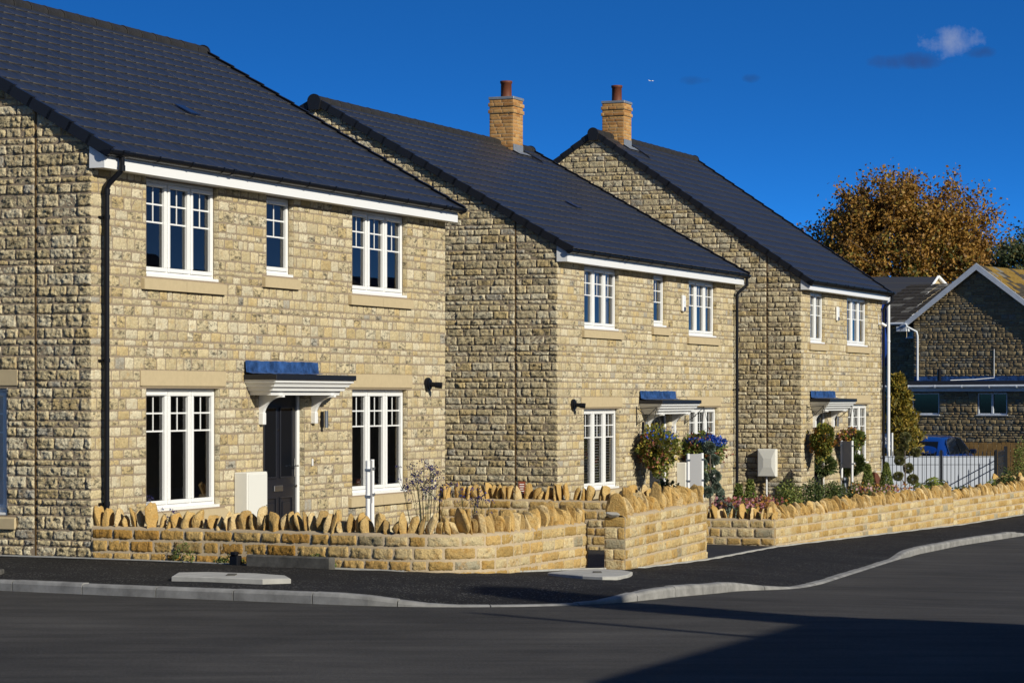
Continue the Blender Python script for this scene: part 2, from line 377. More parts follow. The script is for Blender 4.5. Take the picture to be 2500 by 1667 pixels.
# kerb stones with a thin joint every 0.915 m
def kerb_at(s):
    return [np.interp(s, arc, KD[:, 0]), np.interp(s, arc, KD[:, 1]), np.interp(s, arc, KD[:, 2]), np.interp(s, arc, nrm[:, 0]), np.interp(s, arc, nrm[:, 1])]
mb = MB(); s = 0
while s < arc[-1] - .95:
    jz = random.uniform(-.005, .005); rings = []
    for q in (s + .006, s + .305, s + .61, s + .909):
        x, y, h, nx, ny_ = kerb_at(q); zb = float(zr(x, y)); ring = []
        for (o_, zz) in prof:
            if zz == 'h': z = zb + h + jz
            elif zz == 'r': z = zb + h - .010 + jz
            elif zz is None: z = zb + max(h - .032, .002)
            else: z = zb + zz
            ring.append((x + nx * o_, y + ny_ * o_, z))
        rings.append(ring)
    V = [p for r_ in rings for p in r_]; F = [(i * 6 + k, (i + 1) * 6 + k, (i + 1) * 6 + k + 1, i * 6 + k + 1) for i in range(3) for k in range(5)]
    F += [(0, 1, 2, 3, 4, 5), tuple(18 + k for k in (5, 4, 3, 2, 1, 0))]
    mb.add(V, F); s += .915
tag(mb.build('kerb', M['conc']), kind='structure')

# building side line: house corner, along the walls
WL = [(-17, 26.9 + 9.2), (-9.5, 33.1), (-6.15, 31.75), (-5.03, 31.25), (-3.4, 30.55), (-2.0, 29.8), (-1.1, 29.42), (-.5, 29.5), (-.1, 29.85), (.2, 30.6), (.55, 31.5), (.95, 32.2), (1.38, 32.0), (2.7, 36.4), (4.47, 44.4), (9.26, 55.0), (11.9, 60.6), (13.2, 63.4), (18.5, 75)]
# pavement: from kerb top to the edging
ED = densify(WL, .35, 3)
arcE = np.concatenate([[0], np.cumsum(np.linalg.norm(np.diff(ED[:, :2], axis=0), axis=1))])
# match each kerb sample with the nearest point along the edging (monotonic)
idx = []; last = 0
for i in range(kn):
    dd = np.linalg.norm(ED[:, :2] - (KD[i, :2] + nrm[i] * .1), axis=1); j = int(np.argmin(dd)); j = max(j, last); last = j; idx.append(j)
tt = np.array(idx, float); ker = np.ones(9) / 9; tt = np.convolve(np.pad(tt, 4, mode='edge'), ker, 'valid')
Q = np.stack([np.interp(tt, np.arange(len(ED)), ED[:, 0]), np.interp(tt, np.arange(len(ED)), ED[:, 1])], 1)
P = KD[:, :2] + nrm * .122
kz = KD[:, 2]
def bend(i, t, z):
    x, y = P[i]; edge = float(zr(x, y)) + kz[i] - .006
    k = max(0, 1 - t * 1.4); full = float(zg(x, y))
    return z + (edge - full) * k ** 1.3 + .004 * math.sin(i * 1.3 + t * 9)
tag(sheet('pavement', P, Q, 14, M['pave'], 0, zg, bend), kind='structure')
# land on the house side
far = ED[:, :2] + np.array([-.926, .377]) * 60
tag(sheet('driveway', ED[:, :2], far, 50, M['drive'], .003), kind='structure')
# thin concrete edging along the walls
mb = MB(); s = 0
while s < arcE[-1] - .9:
    V = []
    for q in (s + .004, s + .896):
        x, y = np.interp(q, arcE, ED[:, 0]), np.interp(q, arcE, ED[:, 1]); x2, y2 = np.interp(q + .05, arcE, ED[:, 0]), np.interp(q + .05, arcE, ED[:, 1])
        t = Vector((x2 - x, y2 - y)).normalized(); n = Vector((t.y, -t.x)); z = float(zg(x, y)) + .014 + random.uniform(0, .006)
        for (o_, zz) in ((.05, -.1), (.05, 0), (0, 0), (0, -.1)): V.append((x + n.x * (o_ + .02), y + n.y * (o_ + .02), z + zz))
    mb.add(V, [(0, 1, 5, 4), (1, 2, 6, 5), (2, 3, 7, 6), (0, 3, 2, 1), (4, 5, 6, 7)]); s += .9
tag(mb.build('edging_kerb', M['edge']), kind='structure')

# ------------------------------------------------------------ stone panels
def vnoise(n, m, cell, seed):
    """smooth value noise on an n x m raster"""
    r_ = np.random.default_rng(seed); gn, gm = int(n / cell) + 3, int(m / cell) + 3; g = r_.random((gn, gm)); x = np.arange(n) / cell; y = np.arange(m) / cell
    xi, yi = x.astype(int), y.astype(int); xf, yf = x - xi, y - yi; xf = xf * xf * (3 - 2 * xf); yf = yf * yf * (3 - 2 * yf)
    a = g[xi][:, yi]; b = g[xi + 1][:, yi]; c = g[xi][:, yi + 1]; d_ = g[xi + 1][:, yi + 1]
    return (a * (1 - xf[:, None]) + b * xf[:, None]) * (1 - yf) + (c * (1 - xf[:, None]) + d_ * xf[:, None]) * yf
NR = 1024
NZ = sum(vnoise(NR, NR, c, i + 3) * w for i, (c, w) in enumerate(((26, .16), (9, .30), (4, .35), (2, .19)))) - .5     # 5 mm per sample

def courses(keys, pat=(.118, .15, .118, .075)):
    """course boundaries that land on every key height"""
    out = []; k = 0
    keys = sorted(keys); keys = [k_ for n_, k_ in enumerate(keys) if n_ == 0 or k_ - keys[n_ - 1] > .045]
    for a, b in zip(keys[:-1], keys[1:]):
        h = b - a
        if h < .03: continue
        hs_ = []; t = 0
        while t < h - .05: hs_.append(pat[k % len(pat)]); t += hs_[-1]; k += 1
        if len(hs_) > 1 and t - h > .06: t -= hs_.pop(); k -= 1
        f = h / t; z = a
        for q in hs_: out.append((z, z + q * f)); z += q * f
    return out
PAL_H = [((.64, .545, .350), 5), ((.60, .50, .30), 4), ((.68, .605, .43), 4), ((.56, .475, .305), 2), ((.42, .39, .32), .4), ((.58, .455, .24), 1.6)]
PAL_G = [((.56, .42, .20), 5), ((.50, .34, .135), 4), ((.61, .50, .29), 4), ((.42, .28, .10), 2), ((.36, .32, .22), .8)]
PAL_B = [((.44, .24, .09), 4), ((.36, .18, .065), 3), ((.50, .29, .11), 3)]
PAL_O = [((.32, .245, .135), 4), ((.25, .19, .11), 4), ((.25, .23, .18), 2), ((.38, .30, .17), 2)]
def pick(pal, r_):
    w = np.array([p[1] for p in pal]); c = np.array(pal[r_.choice(len(pal), p=w / w.sum())][0]); return c * r_.uniform(.88, 1.1)
def stones(u0, u1, crs, holes, res, h, amp, lens=(.15, .34), gap=.013, pal=PAL_H, seed=0, clip=None, edge=.016, dark=.45, umin_f=None):
    """returns V(u,v,h), F, colours for a panel of coursed stones"""
    r_ = np.random.default_rng(seed); VV = []; FF = []; CC = []; base = 0
    for ci, (z0, z1) in enumerate(crs):
        zm = (z0 + z1) / 2; lo, hi = u0, u1
        if umin_f:
            lo, hi = umin_f(z0 + .01, lo, hi)
            if hi - lo < .05: continue
        iv = [(lo, hi)]
        for (hx0, hx1, hz0, hz1) in holes:
            if hz0 < zm < hz1:
                nv = []
                for a, b in iv:
                    if hx1 <= a or hx0 >= b: nv.append((a, b)); continue
                    if hx0 > a: nv.append((a, hx0))
                    if hx1 < b: nv.append((hx1, b))
                iv = nv
        for a, b in iv:
            if b - a < .02: continue
            cuts = [a]; t = a + (r_.uniform(.08, .3) if ci % 2 else r_.uniform(.15, .3))
            while t < b - .07: cuts.append(t); t += r_.uniform(*lens) * (1.15 if z1 - z0 > .13 else 1.0)
            cuts.append(b)
            for s0, s1 in zip(cuts[:-1], cuts[1:]):
                g = gap / 2; x0, x1, y0, y1 = s0 + g, s1 - g, z0 + g, z1 - g
                if x1 - x0 < .02 or y1 - y0 < .02: continue
                e = min(edge, (x1 - x0) / 4, (y1 - y0) / 4)
                us = np.concatenate([[x0, x0 + e * .35], np.linspace(x0 + e, x1 - e, max(2, int((x1 - x0 - 2 * e) / res) + 2)), [x1 - e * .35, x1]])
                vs_ = np.concatenate([[y0, y0 + e * .35], np.linspace(y0 + e, y1 - e, max(2, int((y1 - y0 - 2 * e) / res) + 2)), [y1 - e * .35, y1]])
                A, B = len(us), len(vs_); U, W = np.meshgrid(us, vs_, indexing='ij')
                fu = np.ones(A); fu[[0, -1]] = 0; fu[[1, -2]] = .62; fv = np.ones(B); fv[[0, -1]] = 0; fv[[1, -2]] = .62
                H = np.minimum(fu[:, None], fv[None, :]); cor = fu[:, None] * fv[None, :]; H = H * .5 + cor * .5
                ox, oy = r_.integers(0, NR, 2); iu = ((U - x0) / .005).astype(int) + ox; iw = ((W - y0) / .005).astype(int) + oy
                nz = NZ[iu % NR, iw % NR]
                HH = H * (h + amp * (nz * 3.2 + r_.uniform(-.25, .35)))
                W = W + r_.uniform(-.003, .003)
                wob = .010
                cu, cv = (x0 + x1) / 2, (y0 + y1) / 2
                inset = (1 - H) * 0
                ju = (NZ[(iw * 2 + 77) % NR, (iu + 13) % NR]) * wob * 3 * (1 - np.minimum(fu[:, None], 1) * .7); jv = (NZ[(iu * 2 + 177) % NR, (iw + 113) % NR]) * wob * 3
                U2 = U + ju; W2 = W + jv
                rc = e * .95
                for (I, J, sx, sy) in ((0, 0, 1, 1), (0, -1, 1, -1), (-1, 0, -1, 1), (-1, -1, -1, -1)):
                    U2[I, J] += sx * rc * .55; W2[I, J] += sy * rc * .55
                V = np.stack([U2, W2, np.maximum(HH, -.002)], -1).reshape(-1, 3)
                idx_ = np.arange(A * B).reshape(A, B) + base
                FF.append(np.stack([idx_[:-1, :-1], idx_[1:, :-1], idx_[1:, 1:], idx_[:-1, 1:]], -1).reshape(-1, 4))
                c = pick(pal, r_); al = 1.0 if r_.random() < dark else r_.uniform(0, .35)
                CC.append(np.tile(np.append(c, al), (A * B, 1))); VV.append(V); base += A * B
    return np.concatenate(VV), np.concatenate(FF), np.concatenate(CC)

def rect_faces(xs, zs, holes):
    """quads of a rectangular panel, cells inside holes dropped"""
    xs = sorted(set(xs)); zs = sorted(set(zs)); V = [(x, z) for x in xs for z in zs]; n = len(zs); F = []
    for i in range(len(xs) - 1):
        for j in range(n - 1):
            cx, cz = (xs[i] + xs[i + 1]) / 2, (zs[j] + zs[j + 1]) / 2
            if any(h[0] < cx < h[1] and h[2] < cz < h[3] for h in holes): continue
            F.append((i * n + j, (i + 1) * n + j, (i + 1) * n + j + 1, i * n + j + 1))
    return V, F

# ------------------------------------------------------------ house parts
def window_part(house, x0, x1, z0, z1, nl, sill=True, seed=0, vent=None, dress='none', sign=1, T=None):
    """casement window set in a reveal; local frame: x along wall, y into wall"""
    Mx = T or Matrix.Identity(4); r_ = random.Random(seed)
    mb = MB(); bx = lambda a, b, c, d_, e, f, bev=.006: mb.box(a, b, c, d_, e, f, 0, Mx, bev)
    yf, yb = .075, .135; fw = .042
    bx(x0, x1, yf, yb, z1 - fw, z1); bx(x0, x1, yf, yb, z0, z0 + fw)
    bx(x0, x0 + fw, yf, yb, z0 + fw, z1 - fw); bx(x1 - fw, x1, yf, yb, z0 + fw, z1 - fw)
    gl = MB(); W = (x1 - x0 - 2 * fw) / nl
    for i in range(nl):
        a = x0 + fw + i * W; b = a + W
        if i: bx(a - .018, a + .018, yf, yb, z0 + fw, z1 - fw)
        a2, b2 = a + (.018 if i else 0) + .003, b - (.018 if i < nl - 1 else 0) - .003; c, e = z0 + fw + .003, z1 - fw - .003; cw = .052
        bx(a2, b2, yf - .018, yf + .035, e - cw, e, .008); bx(a2, b2, yf - .018, yf + .035, c, c + cw, .008)
        bx(a2, a2 + cw, yf - .018, yf + .035, c + cw, e - cw, .008); bx(b2 - cw, b2, yf - .018, yf + .035, c + cw, e - cw, .008)
        ga, gb, gc, ge = a2 + cw, b2 - cw, c + cw, e - cw; m_ = (ga + gb) / 2
        # bars
        mb.box(m_ - .009, m_ + .009, .094, .106, ge - .44, ge, 0, Mx); mb.box(ga, gb, .0935, .1065, ge - .225, ge - .205, 0, Mx); mb.box(ga, gb, .0935, .1065, ge - .45, ge - .43, 0, Mx)
        tl = r_.uniform(-.0012, .0012); tl2 = r_.uniform(-.0012, .0012)
        P = [Mx @ Vector(p) for p in ((ga, .1 + tl, gc), (gb, .1 - tl, gc + 0), (gb, .1 - tl + tl2, ge), (ga, .1 + tl + tl2, ge))]
        gl.add(P, [(0, 1, 2, 3)])
    if vent is not None:
        a = x0 + fw + vent * W + .05; bx(a, a + W - .1, yf - .032, yf - .018, z1 - fw - .045, z1 - fw - .022, .004)
    if sill:
        mb.box(x0 + .002, x1 + .0, -.004, yf, z0 - .03, z0 + .004, 0, Mx); mb.box(x0 + .002, x1 - .002, yf, yb, z0 - .03, z0 - .001, 0, Mx)
    w = mb.build('window', M['upvc'], house)
    gl.build('pane', M['glass'], w)
    if dress in ('curtain', 'both'):
        cm = MB()
        for (a, b) in ((x0 + .03, x0 + .34), (x1 - .36, x1 - .03)) if nl > 1 else ((x0 + .03, x0 + .2),):
            n = 26; V = []
            for k in range(n + 1):
                x = a + (b - a) * k / n; y = .22 + .022 * math.sin(k * 1.9 + seed)
                V += [Mx @ Vector((x, y, z0 - .05)), Mx @ Vector((x, y, z1 + .02))]
            cm = MB(); cm.add(V, [(2 * k, 2 * k + 2, 2 * k + 3, 2 * k + 1) for k in range(n)], 0, True)
            cm.build('curtain', M['curtain'], w)
    if dress == 'blind':
        cm = MB(); z = z0 + .03; n = 0
        while z < z1 - .05: cm.add([Mx @ Vector(p) for p in ((x0 + .05, .145, z - .004), (x1 - .05, .145, z - .004), (x1 - .05, .175, z + .008), (x0 + .05, .175, z + .008))], [(0, 1, 2, 3)]); z += .052; n += 1
        for k in range(nl * 2 + 1):
            x = x0 + .1 + (x1 - x0 - .2) * k / (nl * 2); cm.box(x - .003, x + .003, .16, .164, z0 + .03, z1 - .04, 0, Mx)
        cm.build('blind', M['blind'], w)
    return w
def sill_part(house, x0, x1, z0, z1, T=None, split=True):
    mb = MB(); Mx = T or Matrix.Identity(4)
    segs = [(x0, (x0 + x1) / 2 - .003), ((x0 + x1) / 2 + .003, x1)] if split else [(x0, x1)]
    for a, b in segs:
        P = [(a, -.055, z0), (a, -.055, z1 - .045), (a, .075, z1), (a, .075, z0), (b, -.055, z0), (b, -.055, z1 - .045), (b, .075, z1), (b, .075, z0)]
        mb.add([Mx @ Vector(p) for p in P], [(0, 3, 2, 1), (4, 5, 6, 7), (0, 1, 5, 4), (1, 2, 6, 5), (2, 3, 7, 6), (3, 0, 4, 7)])
    return mb.build('stone_sill', M['cast'], house)
def lintel_part(house, x0, x1, z0, z1, T=None, ox=(.15, .15)):
    mb = MB(); Mx = T or Matrix.Identity(4); m_ = (x0 + x1) / 2; y = -.018
    for a, b, ea, eb in ((x0, m_ - .002, 1, 0), (m_ + .002, x1, 0, 1)):
        mb.box(a, b, y, .075, z0 + .03, z1, 0, Mx, .003)
        a2 = a + (ox[0] if ea else 0); b2 = b - (ox[1] if eb else 0)
        mb.add([Mx @ Vector(p) for p in ((a, y, z0 + .0299), (a2, y + .03, z0 - .002), (b2, y + .03, z0 - .002), (b, y, z0 + .0299), (a2, .075, z0 - .002), (b2, .075, z0 - .002), (a, .075, z0 + .0299), (b, .075, z0 + .0299))], [(0, 1, 2, 3), (1, 4, 5, 2), (0, 6, 4, 1), (3, 2, 5, 7)])
    return mb.build('lintel', M['cast'], house)

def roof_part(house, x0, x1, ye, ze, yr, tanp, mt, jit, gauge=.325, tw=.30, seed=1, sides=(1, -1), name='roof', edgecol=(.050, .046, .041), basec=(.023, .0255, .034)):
    """courses of flat interlocking tiles on both slopes, every tile its own slab"""
    r_ = np.random.default_rng(seed); V = []; F = []; C = []
    zr_ = ze + (yr - ye) * tanp; L = math.hypot(yr - ye, zr_ - ze); n = int(round(L / gauge)); g = L / n; cs, sn = (yr - ye) / L, (zr_ - ze) / L
    th = .016; lift = .018
    for sd in sides:
        for i in range(n):
            s0 = i * g; s1 = (i + 1) * g + (.03 if i < n - 1 else 0)
            nt_ = int(round((x1 - x0) / tw)); w = (x1 - x0) / nt_; off = (w / 2 if i % 2 else 0)
            xs = [x0] + [x0 + off + k * w for k in range(0 if off else 1, nt_ + (0 if off else 0))] + [x1]
            xs = sorted(set([round(q, 4) for q in xs if x0 <= q <= x1]))
            for a, b in zip(xs[:-1], xs[1:]):
                if b - a < .02: continue
                j = r_.uniform(-jit, jit); j2 = r_.uniform(-jit, jit)
                def pt(x, s_, h):
                    y = ye + s_ * cs - h * sn; z = ze + s_ * sn + h * cs
                    return (x, y if sd > 0 else 2 * yr - y, z)
                q = .0004
                P = [pt(a + q, s0, lift + j), pt(b - q, s0, lift + j2), pt(b - q, s1, .002), pt(a + q, s1, .002), pt(a + q, s0 + .006, lift - th + j), pt(b - q, s0 + .006, lift - th + j2), pt(a + q, s1, -.01), pt(b - q, s1, -.01)]
                bb = len(V); P2 = [pt(a + q, s0 + .011, lift + j), pt(b - q, s0 + .011, lift + j2)]
                V += P + P2
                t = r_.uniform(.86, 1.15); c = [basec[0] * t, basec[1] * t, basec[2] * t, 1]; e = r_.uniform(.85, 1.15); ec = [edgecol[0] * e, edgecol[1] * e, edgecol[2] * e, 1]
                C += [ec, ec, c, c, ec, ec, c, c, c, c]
                fs = [(bb + 8, bb + 9, bb + 2, bb + 3), (bb, bb + 1, bb + 9, bb + 8), (bb + 4, bb + 5, bb + 1, bb), (bb + 4, bb, bb + 3, bb + 6), (bb + 1, bb + 5, bb + 7, bb + 2)]
                if sd < 0: fs = [f[::-1] for f in fs]
                F += fs
        # deck under the tiles
        bb = len(V); V += [(x0, ye if sd > 0 else 2 * yr - ye, ze - .03), (x1, ye if sd > 0 else 2 * yr - ye, ze - .03), (x1, yr, zr_ - .03), (x0, yr, zr_ - .03)]; C += [[.02, .02, .02, 1]] * 4; F.append((bb, bb + 1, bb + 2, bb + 3))
    return mesh_np(name, V, F, mt, house, C), zr_
def bar_oblique(mb, p, q, w, h0, h1, mi=0):
    """bar from p to q in the y/z plane; w = (x0,x1); h0..h1 normal offsets"""
    p, q = Vector(p), Vector(q); d_ = (q - p).normalized(); n = Vector((-d_.y, d_.x)) if d_.x > 0 else Vector((d_.y, -d_.x))
    P = []
    for x in w:
        for b in (p, q):
            for h in (h0, h1): v = b + n * h; P.append((x, v.x, v.y))
    mb.add(P, [(0, 1, 3, 2), (4, 6, 7, 5), (0, 4, 5, 1), (2, 3, 7, 6), (0, 2, 6, 4), (1, 5, 7, 3)], mi)

def chimney_part(house, x0, x1, y0, y1, zb, zt, zp, seed):
    body = MB(); ch = None
    V = []; F = []; C = []; mi = []; base = 0
    def face(w, z0, z1, fn, sd, flip=False):
        nonlocal base
        n = max(1, int(round((z1 - z0) / .075))); hh = (z1 - z0) / n; crs = [(z0 + i * hh, z0 + (i + 1) * hh) for i in range(n)]
        v, f, c = stones(0, w, crs, [], .06, .004, .0012, (.205, .225), .010, PAL_B, sd, edge=.006, dark=.1)
        X = np.array([fn(a, b, h) for a, b, h in v]); V.append(X); F.append((f[:, ::-1] if flip else f) + base); C.append(c); base += len(X)
    def block(x0, x1, y0, y1, z0, z1, sd):
        face(x1 - x0, z0, z1, lambda u, v, h: (x0 + u, y0 - h, v), sd)
        face(x1 - x0, z0, z1, lambda u, v, h: (x0 + u, y1 + h, v), sd + 1, True)
        face(y1 - y0, z0, z1, lambda u, v, h: (x0 - h, y0 + u, v), sd + 2, True)
        face(y1 - y0, z0, z1, lambda u, v, h: (x1 + h, y0 + u, v), sd + 3)
        body.box(x0 + .0005, x1 - .0005, y0 + .0005, y1 - .0005, z0, z1)
    block(x0, x1, y0, y1, zb, zt - .36, seed); block(x0 - .025, x1 + .025, y0 - .025, y1 + .025, zt - .36, zt - .285, seed + 9)
    block(x0, x1, y0, y1, zt - .285, zt - .21, seed + 15); block(x0 - .025, x1 + .025, y0 - .025, y1 + .025, zt - .21, zt - .135, seed + 20); block(x0, x1, y0, y1, zt - .135, zt - .06, seed + 25)
    ch = mesh_np('chimney', np.concatenate(V), np.concatenate(F), M['brick'], house, np.concatenate(C))
    body.build('mortar', M['bmort'], ch)
    m = MB().box(x0 - .02, x1 + .02, y0 - .02, y1 + .02, zt - .06, zt, 0, None, .006); m.build('capping', M['leadg'], ch)
    cx, cy = (x0 + x1) / 2, (y0 + y1) / 2; h = zp - zt
    m = MB().lathe([(.135, -.02), (.128, 0), (.122, .05), (.118, h - .06), (.135, h - .05), (.135, h), (.11, h), (.105, h - .3)], (cx, cy, zt)); m.build('chimney_pot', M['terra'], ch)
    # mortar flaunching and lead apron / side flashing
    return ch

def door_part(house, x0, x1, zb, zt, lit=True, glazed=True):
    mb = MB()
    yf = .07
    mb.box(x0, x0 + .07, yf, .15, zb, zt - .002, 0, None, .006); mb.box(x1 - .07, x1, yf, .15, zb, zt - .002, 0, None, .006); mb.box(x0 + .07, x1 - .07, yf, .15, zt - .07, zt - .002, 0, None, .006)
    a, b, c, e = x0 + .075, x1 - .075, zb + .02, zt - .075; w = b - a
    fr = mb.build('door_frame', M['upvc'], house)
    d = MB(); d.box(a, b, yf + .025, yf + .07, c, e, 0, None, .003)
    cols_ = ((a + .13 * w, a + .43 * w), (a + .57 * w, a + .87 * w))
    def ring(p, q, r0, r1, t):
        y0, y1 = yf + .008, yf + .0245
        d.box(p - t, q + t, y0, y1, r1, r1 + t, 0, None, .005); d.box(p - t, q + t, y0, y1, r0 - t, r0, 0, None, .005)
        d.box(p - t, p, y0, y1, r0, r1, 0, None, .005); d.box(q, q + t, y0, y1, r0, r1, 0, None, .005)
    for (p, q) in cols_:
        ring(p, q, c + .86, e - .2, .025); ring(p, q, c + .18, c + .56, .02)
        d.box(p + .05, q - .05, yf + .012, yf + .0245, c + .23, c + .51, 0, None, .01)
    do = d.build('door', M['door'], house)
    g = MB()
    for (p, q) in cols_: g.box(p + .001, q - .001, yf + .018, yf + .0245, c + .861, e - .201)
    g.build('door_glass', M['dglass'], do)
    h = MB().box((a + b) / 2 - .13, (a + b) / 2 + .13, yf + .006, yf + .0245, c + .66, c + .74, 0, None, .006); h.build('letterbox', M['steel'], do)
    h = MB(); h.box(b - .075, b - .045, yf + .006, yf + .024, c + .85, c + 1.1, 0, None, .004); h.tube([(b - .06, yf + .01, c + 1.0), (b - .06, yf - .045, c + 1.0), (b - .17, yf - .05, c + 1.0)], .011)
    h.tube([(b - .06, yf + .01, c + .72), (b - .06, yf - .02, c + .72)], .02); h.build('handle', M['steel'], do)
    h = MB().tube([((a + b) / 2, yf + .024, c + 1.5), ((a + b) / 2, yf + .01, c + 1.5)], .014); h.build('spyhole', M['chrome'], do)
    return do
def canopy_part(house, x0, x1, zt, brk):
    """moulded white door canopy: stepped cornice, dark roof edge, lead flashing, curved brackets"""
    mb = MB(); steps = [(.0, .045, .0), (.055, .04, .035), (.10, .05, .07), (.155, .05, .125)]
    z = zt - .07
    prof = [(.02, 0), (.03, -.015), (.03, -.035), (.055, -.045), (.075, -.075), (.075, -.09), (.11, -.10), (.125, -.13), (.125, -.145), (.17, -.155), (.18, -.19), (.18, -.205)]
    V = []
    for (i, dz) in prof: V += [(x0 + i, 0, z + dz), (x0 + i, -.5 + i, z + dz), (x1 - i, -.5 + i, z + dz), (x1 - i, 0, z + dz)]
    F = []
    n = len(prof)
    for k in range(n - 1):
        for j in range(3): F.append((k * 4 + j, (k + 1) * 4 + j, (k + 1) * 4 + j + 1, k * 4 + j + 1))
    F.append(tuple((n - 1) * 4 + j for j in (0, 1, 2, 3))); mb.add(V, F)
    c = mb.build('door_canopy', M['upvc'], house)
    r_ = MB(); r_.box(x0, x1, -.5, -.0, zt - .07, zt, 0, None, .004)
    r_.add([(x0 + .002, -.498, zt + .001), (x1 - .002, -.498, zt + .001), (x1 - .02, -.0, zt + .012), (x0 + .02, -.0, zt + .012)], [(0, 1, 2, 3)]); r_.build('canopy_roof', M['blackm'], c)
    f = MB(); nx = 30; V = []
    for k in range(nx + 1):
        x = x0 + .0 + (x1 - x0 - .28) * k / nx; wv = .005 * math.sin(k * 1.7) + .004 * math.sin(k * .6)
        V += [(x, -.034 + wv * .4, zt + .185 + wv * .6), (x, -.042 + wv, zt + .12), (x, -.050 + wv, zt + .035), (x, -.16, zt + .012 + abs(wv) * .5)]
    f.add(V, [(4 * k + j, 4 * k + 4 + j, 4 * k + 5 + j, 4 * k + 1 + j) for k in range(nx) for j in range(3)], 0, True)
    f.build('lead_flashing', M['lead'], c)
    for x in brk:
        b = MB(); zz = zt - .272; pts = [(0, zz), (-.36, zz), (-.36, zz - .03)]
        for k in range(9):
            t = k / 8 * math.pi / 2; pts.append((-.33 + .27 * math.sin(t), zz - .03 - .25 * (1 - math.cos(t))))
        pts += [(-.06, zz - .36), (0, zz - .36)]
        b.prism(pts, 'x', x - .035, x + .035); b.box(x - .045, x + .045, -.075, -.001, zz - .40, zz - .24, 0, None, .006)
        b.build('bracket', M['upvc'], c)
    return c
def gutter_parts(house, x0, x1, y, z, downs, zbot, ypipe=-.085):
    mb = MB(); n = 10; V = []; r = .058
    for x in (x0, x1):
        for k in range(n + 1):
            t = math.pi + math.pi * k / n; V.append((x, y + r * math.cos(t), z + r * math.sin(t)))
    mb.add(V, [(k, k + 1, n + 2 + k, n + 1 + k) for k in range(n)], 0, True)
    mb.add([(x, y + q * math.cos(math.pi + math.pi * k / n), z + q * math.sin(math.pi + math.pi * k / n)) for x in (x0,) for q in (r,) for k in range(n + 1)], [tuple(range(n + 1))])
    mb.add([(x1, y + r * math.cos(math.pi + math.pi * k / n), z + r * math.sin(math.pi + math.pi * k / n)) for k in range(n + 1)], [tuple(range(n + 1))[::-1]])
    mb.box(x0, x1, y - r - .004, y - r + .004, z - .006, z + .006)
    def clip(x, w, rr):
        V = []
        for xx in (x - w, x + w):
            for k in range(n + 1): t = math.pi + math.pi * k / n; V.append((xx, y + rr * math.cos(t), z + rr * math.sin(t)))
        mb.add(V, [(k, k + 1, n + 2 + k, n + 1 + k) for k in range(n)], 0, True)
        for b in (0, n + 1): mb.add([V[b + k] for k in range(n + 1)], [tuple(range(n + 1)) if b == 0 else tuple(range(n + 1))[::-1]])
        mb.box(x - w, x + w, y - rr - .006, y - rr + .01, z - .012, z + .014)
    x = x0 + .35
    while x < x1 - .1: clip(x, .012, r + .007); mb.box(x - .012, x + .012, y + .02, y + .085, z - .035, z - .022); x += .82
    for x in (x0 + 3.1, x1 - .75, x0 + .02, x1 - .02): clip(x, .035, r + .009)
    for dx in downs: clip(dx, .07, r + .012)
    g = mb.build('gutter', M['black'], house)
    for dx, px_ in zip(downs, [a for a in downs]):
        m = MB(); xo = -.05 if dx < 2 else -.14
        xw = dx + xo
        m.tube([(dx, y, z - .04), (dx, y, z - .20), (dx + xo * .15, y + .03, z - .245), (dx + xo * .9, ypipe - .03, z - .375), (xw, ypipe, z - .43), (xw, ypipe, z - .5), (xw, ypipe, zbot)], .034, 12)
        for zz in (z - .16, z - .44): m.tube([(dx if zz > z - .3 else xw, y if zz > z - .3 else ypipe, zz), (dx if zz > z - .3 else xw, y if zz > z - .3 else ypipe, zz - .07)], .041, 12)
        zz = z - .75
        while zz > zbot + .3:
            m.tube([(xw, ypipe, zz), (xw, ypipe, zz - .05)], .041, 12); m.box(xw - .07, xw + .07, -.05, -.01, zz - .035, zz - .015); zz -= 1.72
        m.build('downpipe', M['black'], house)

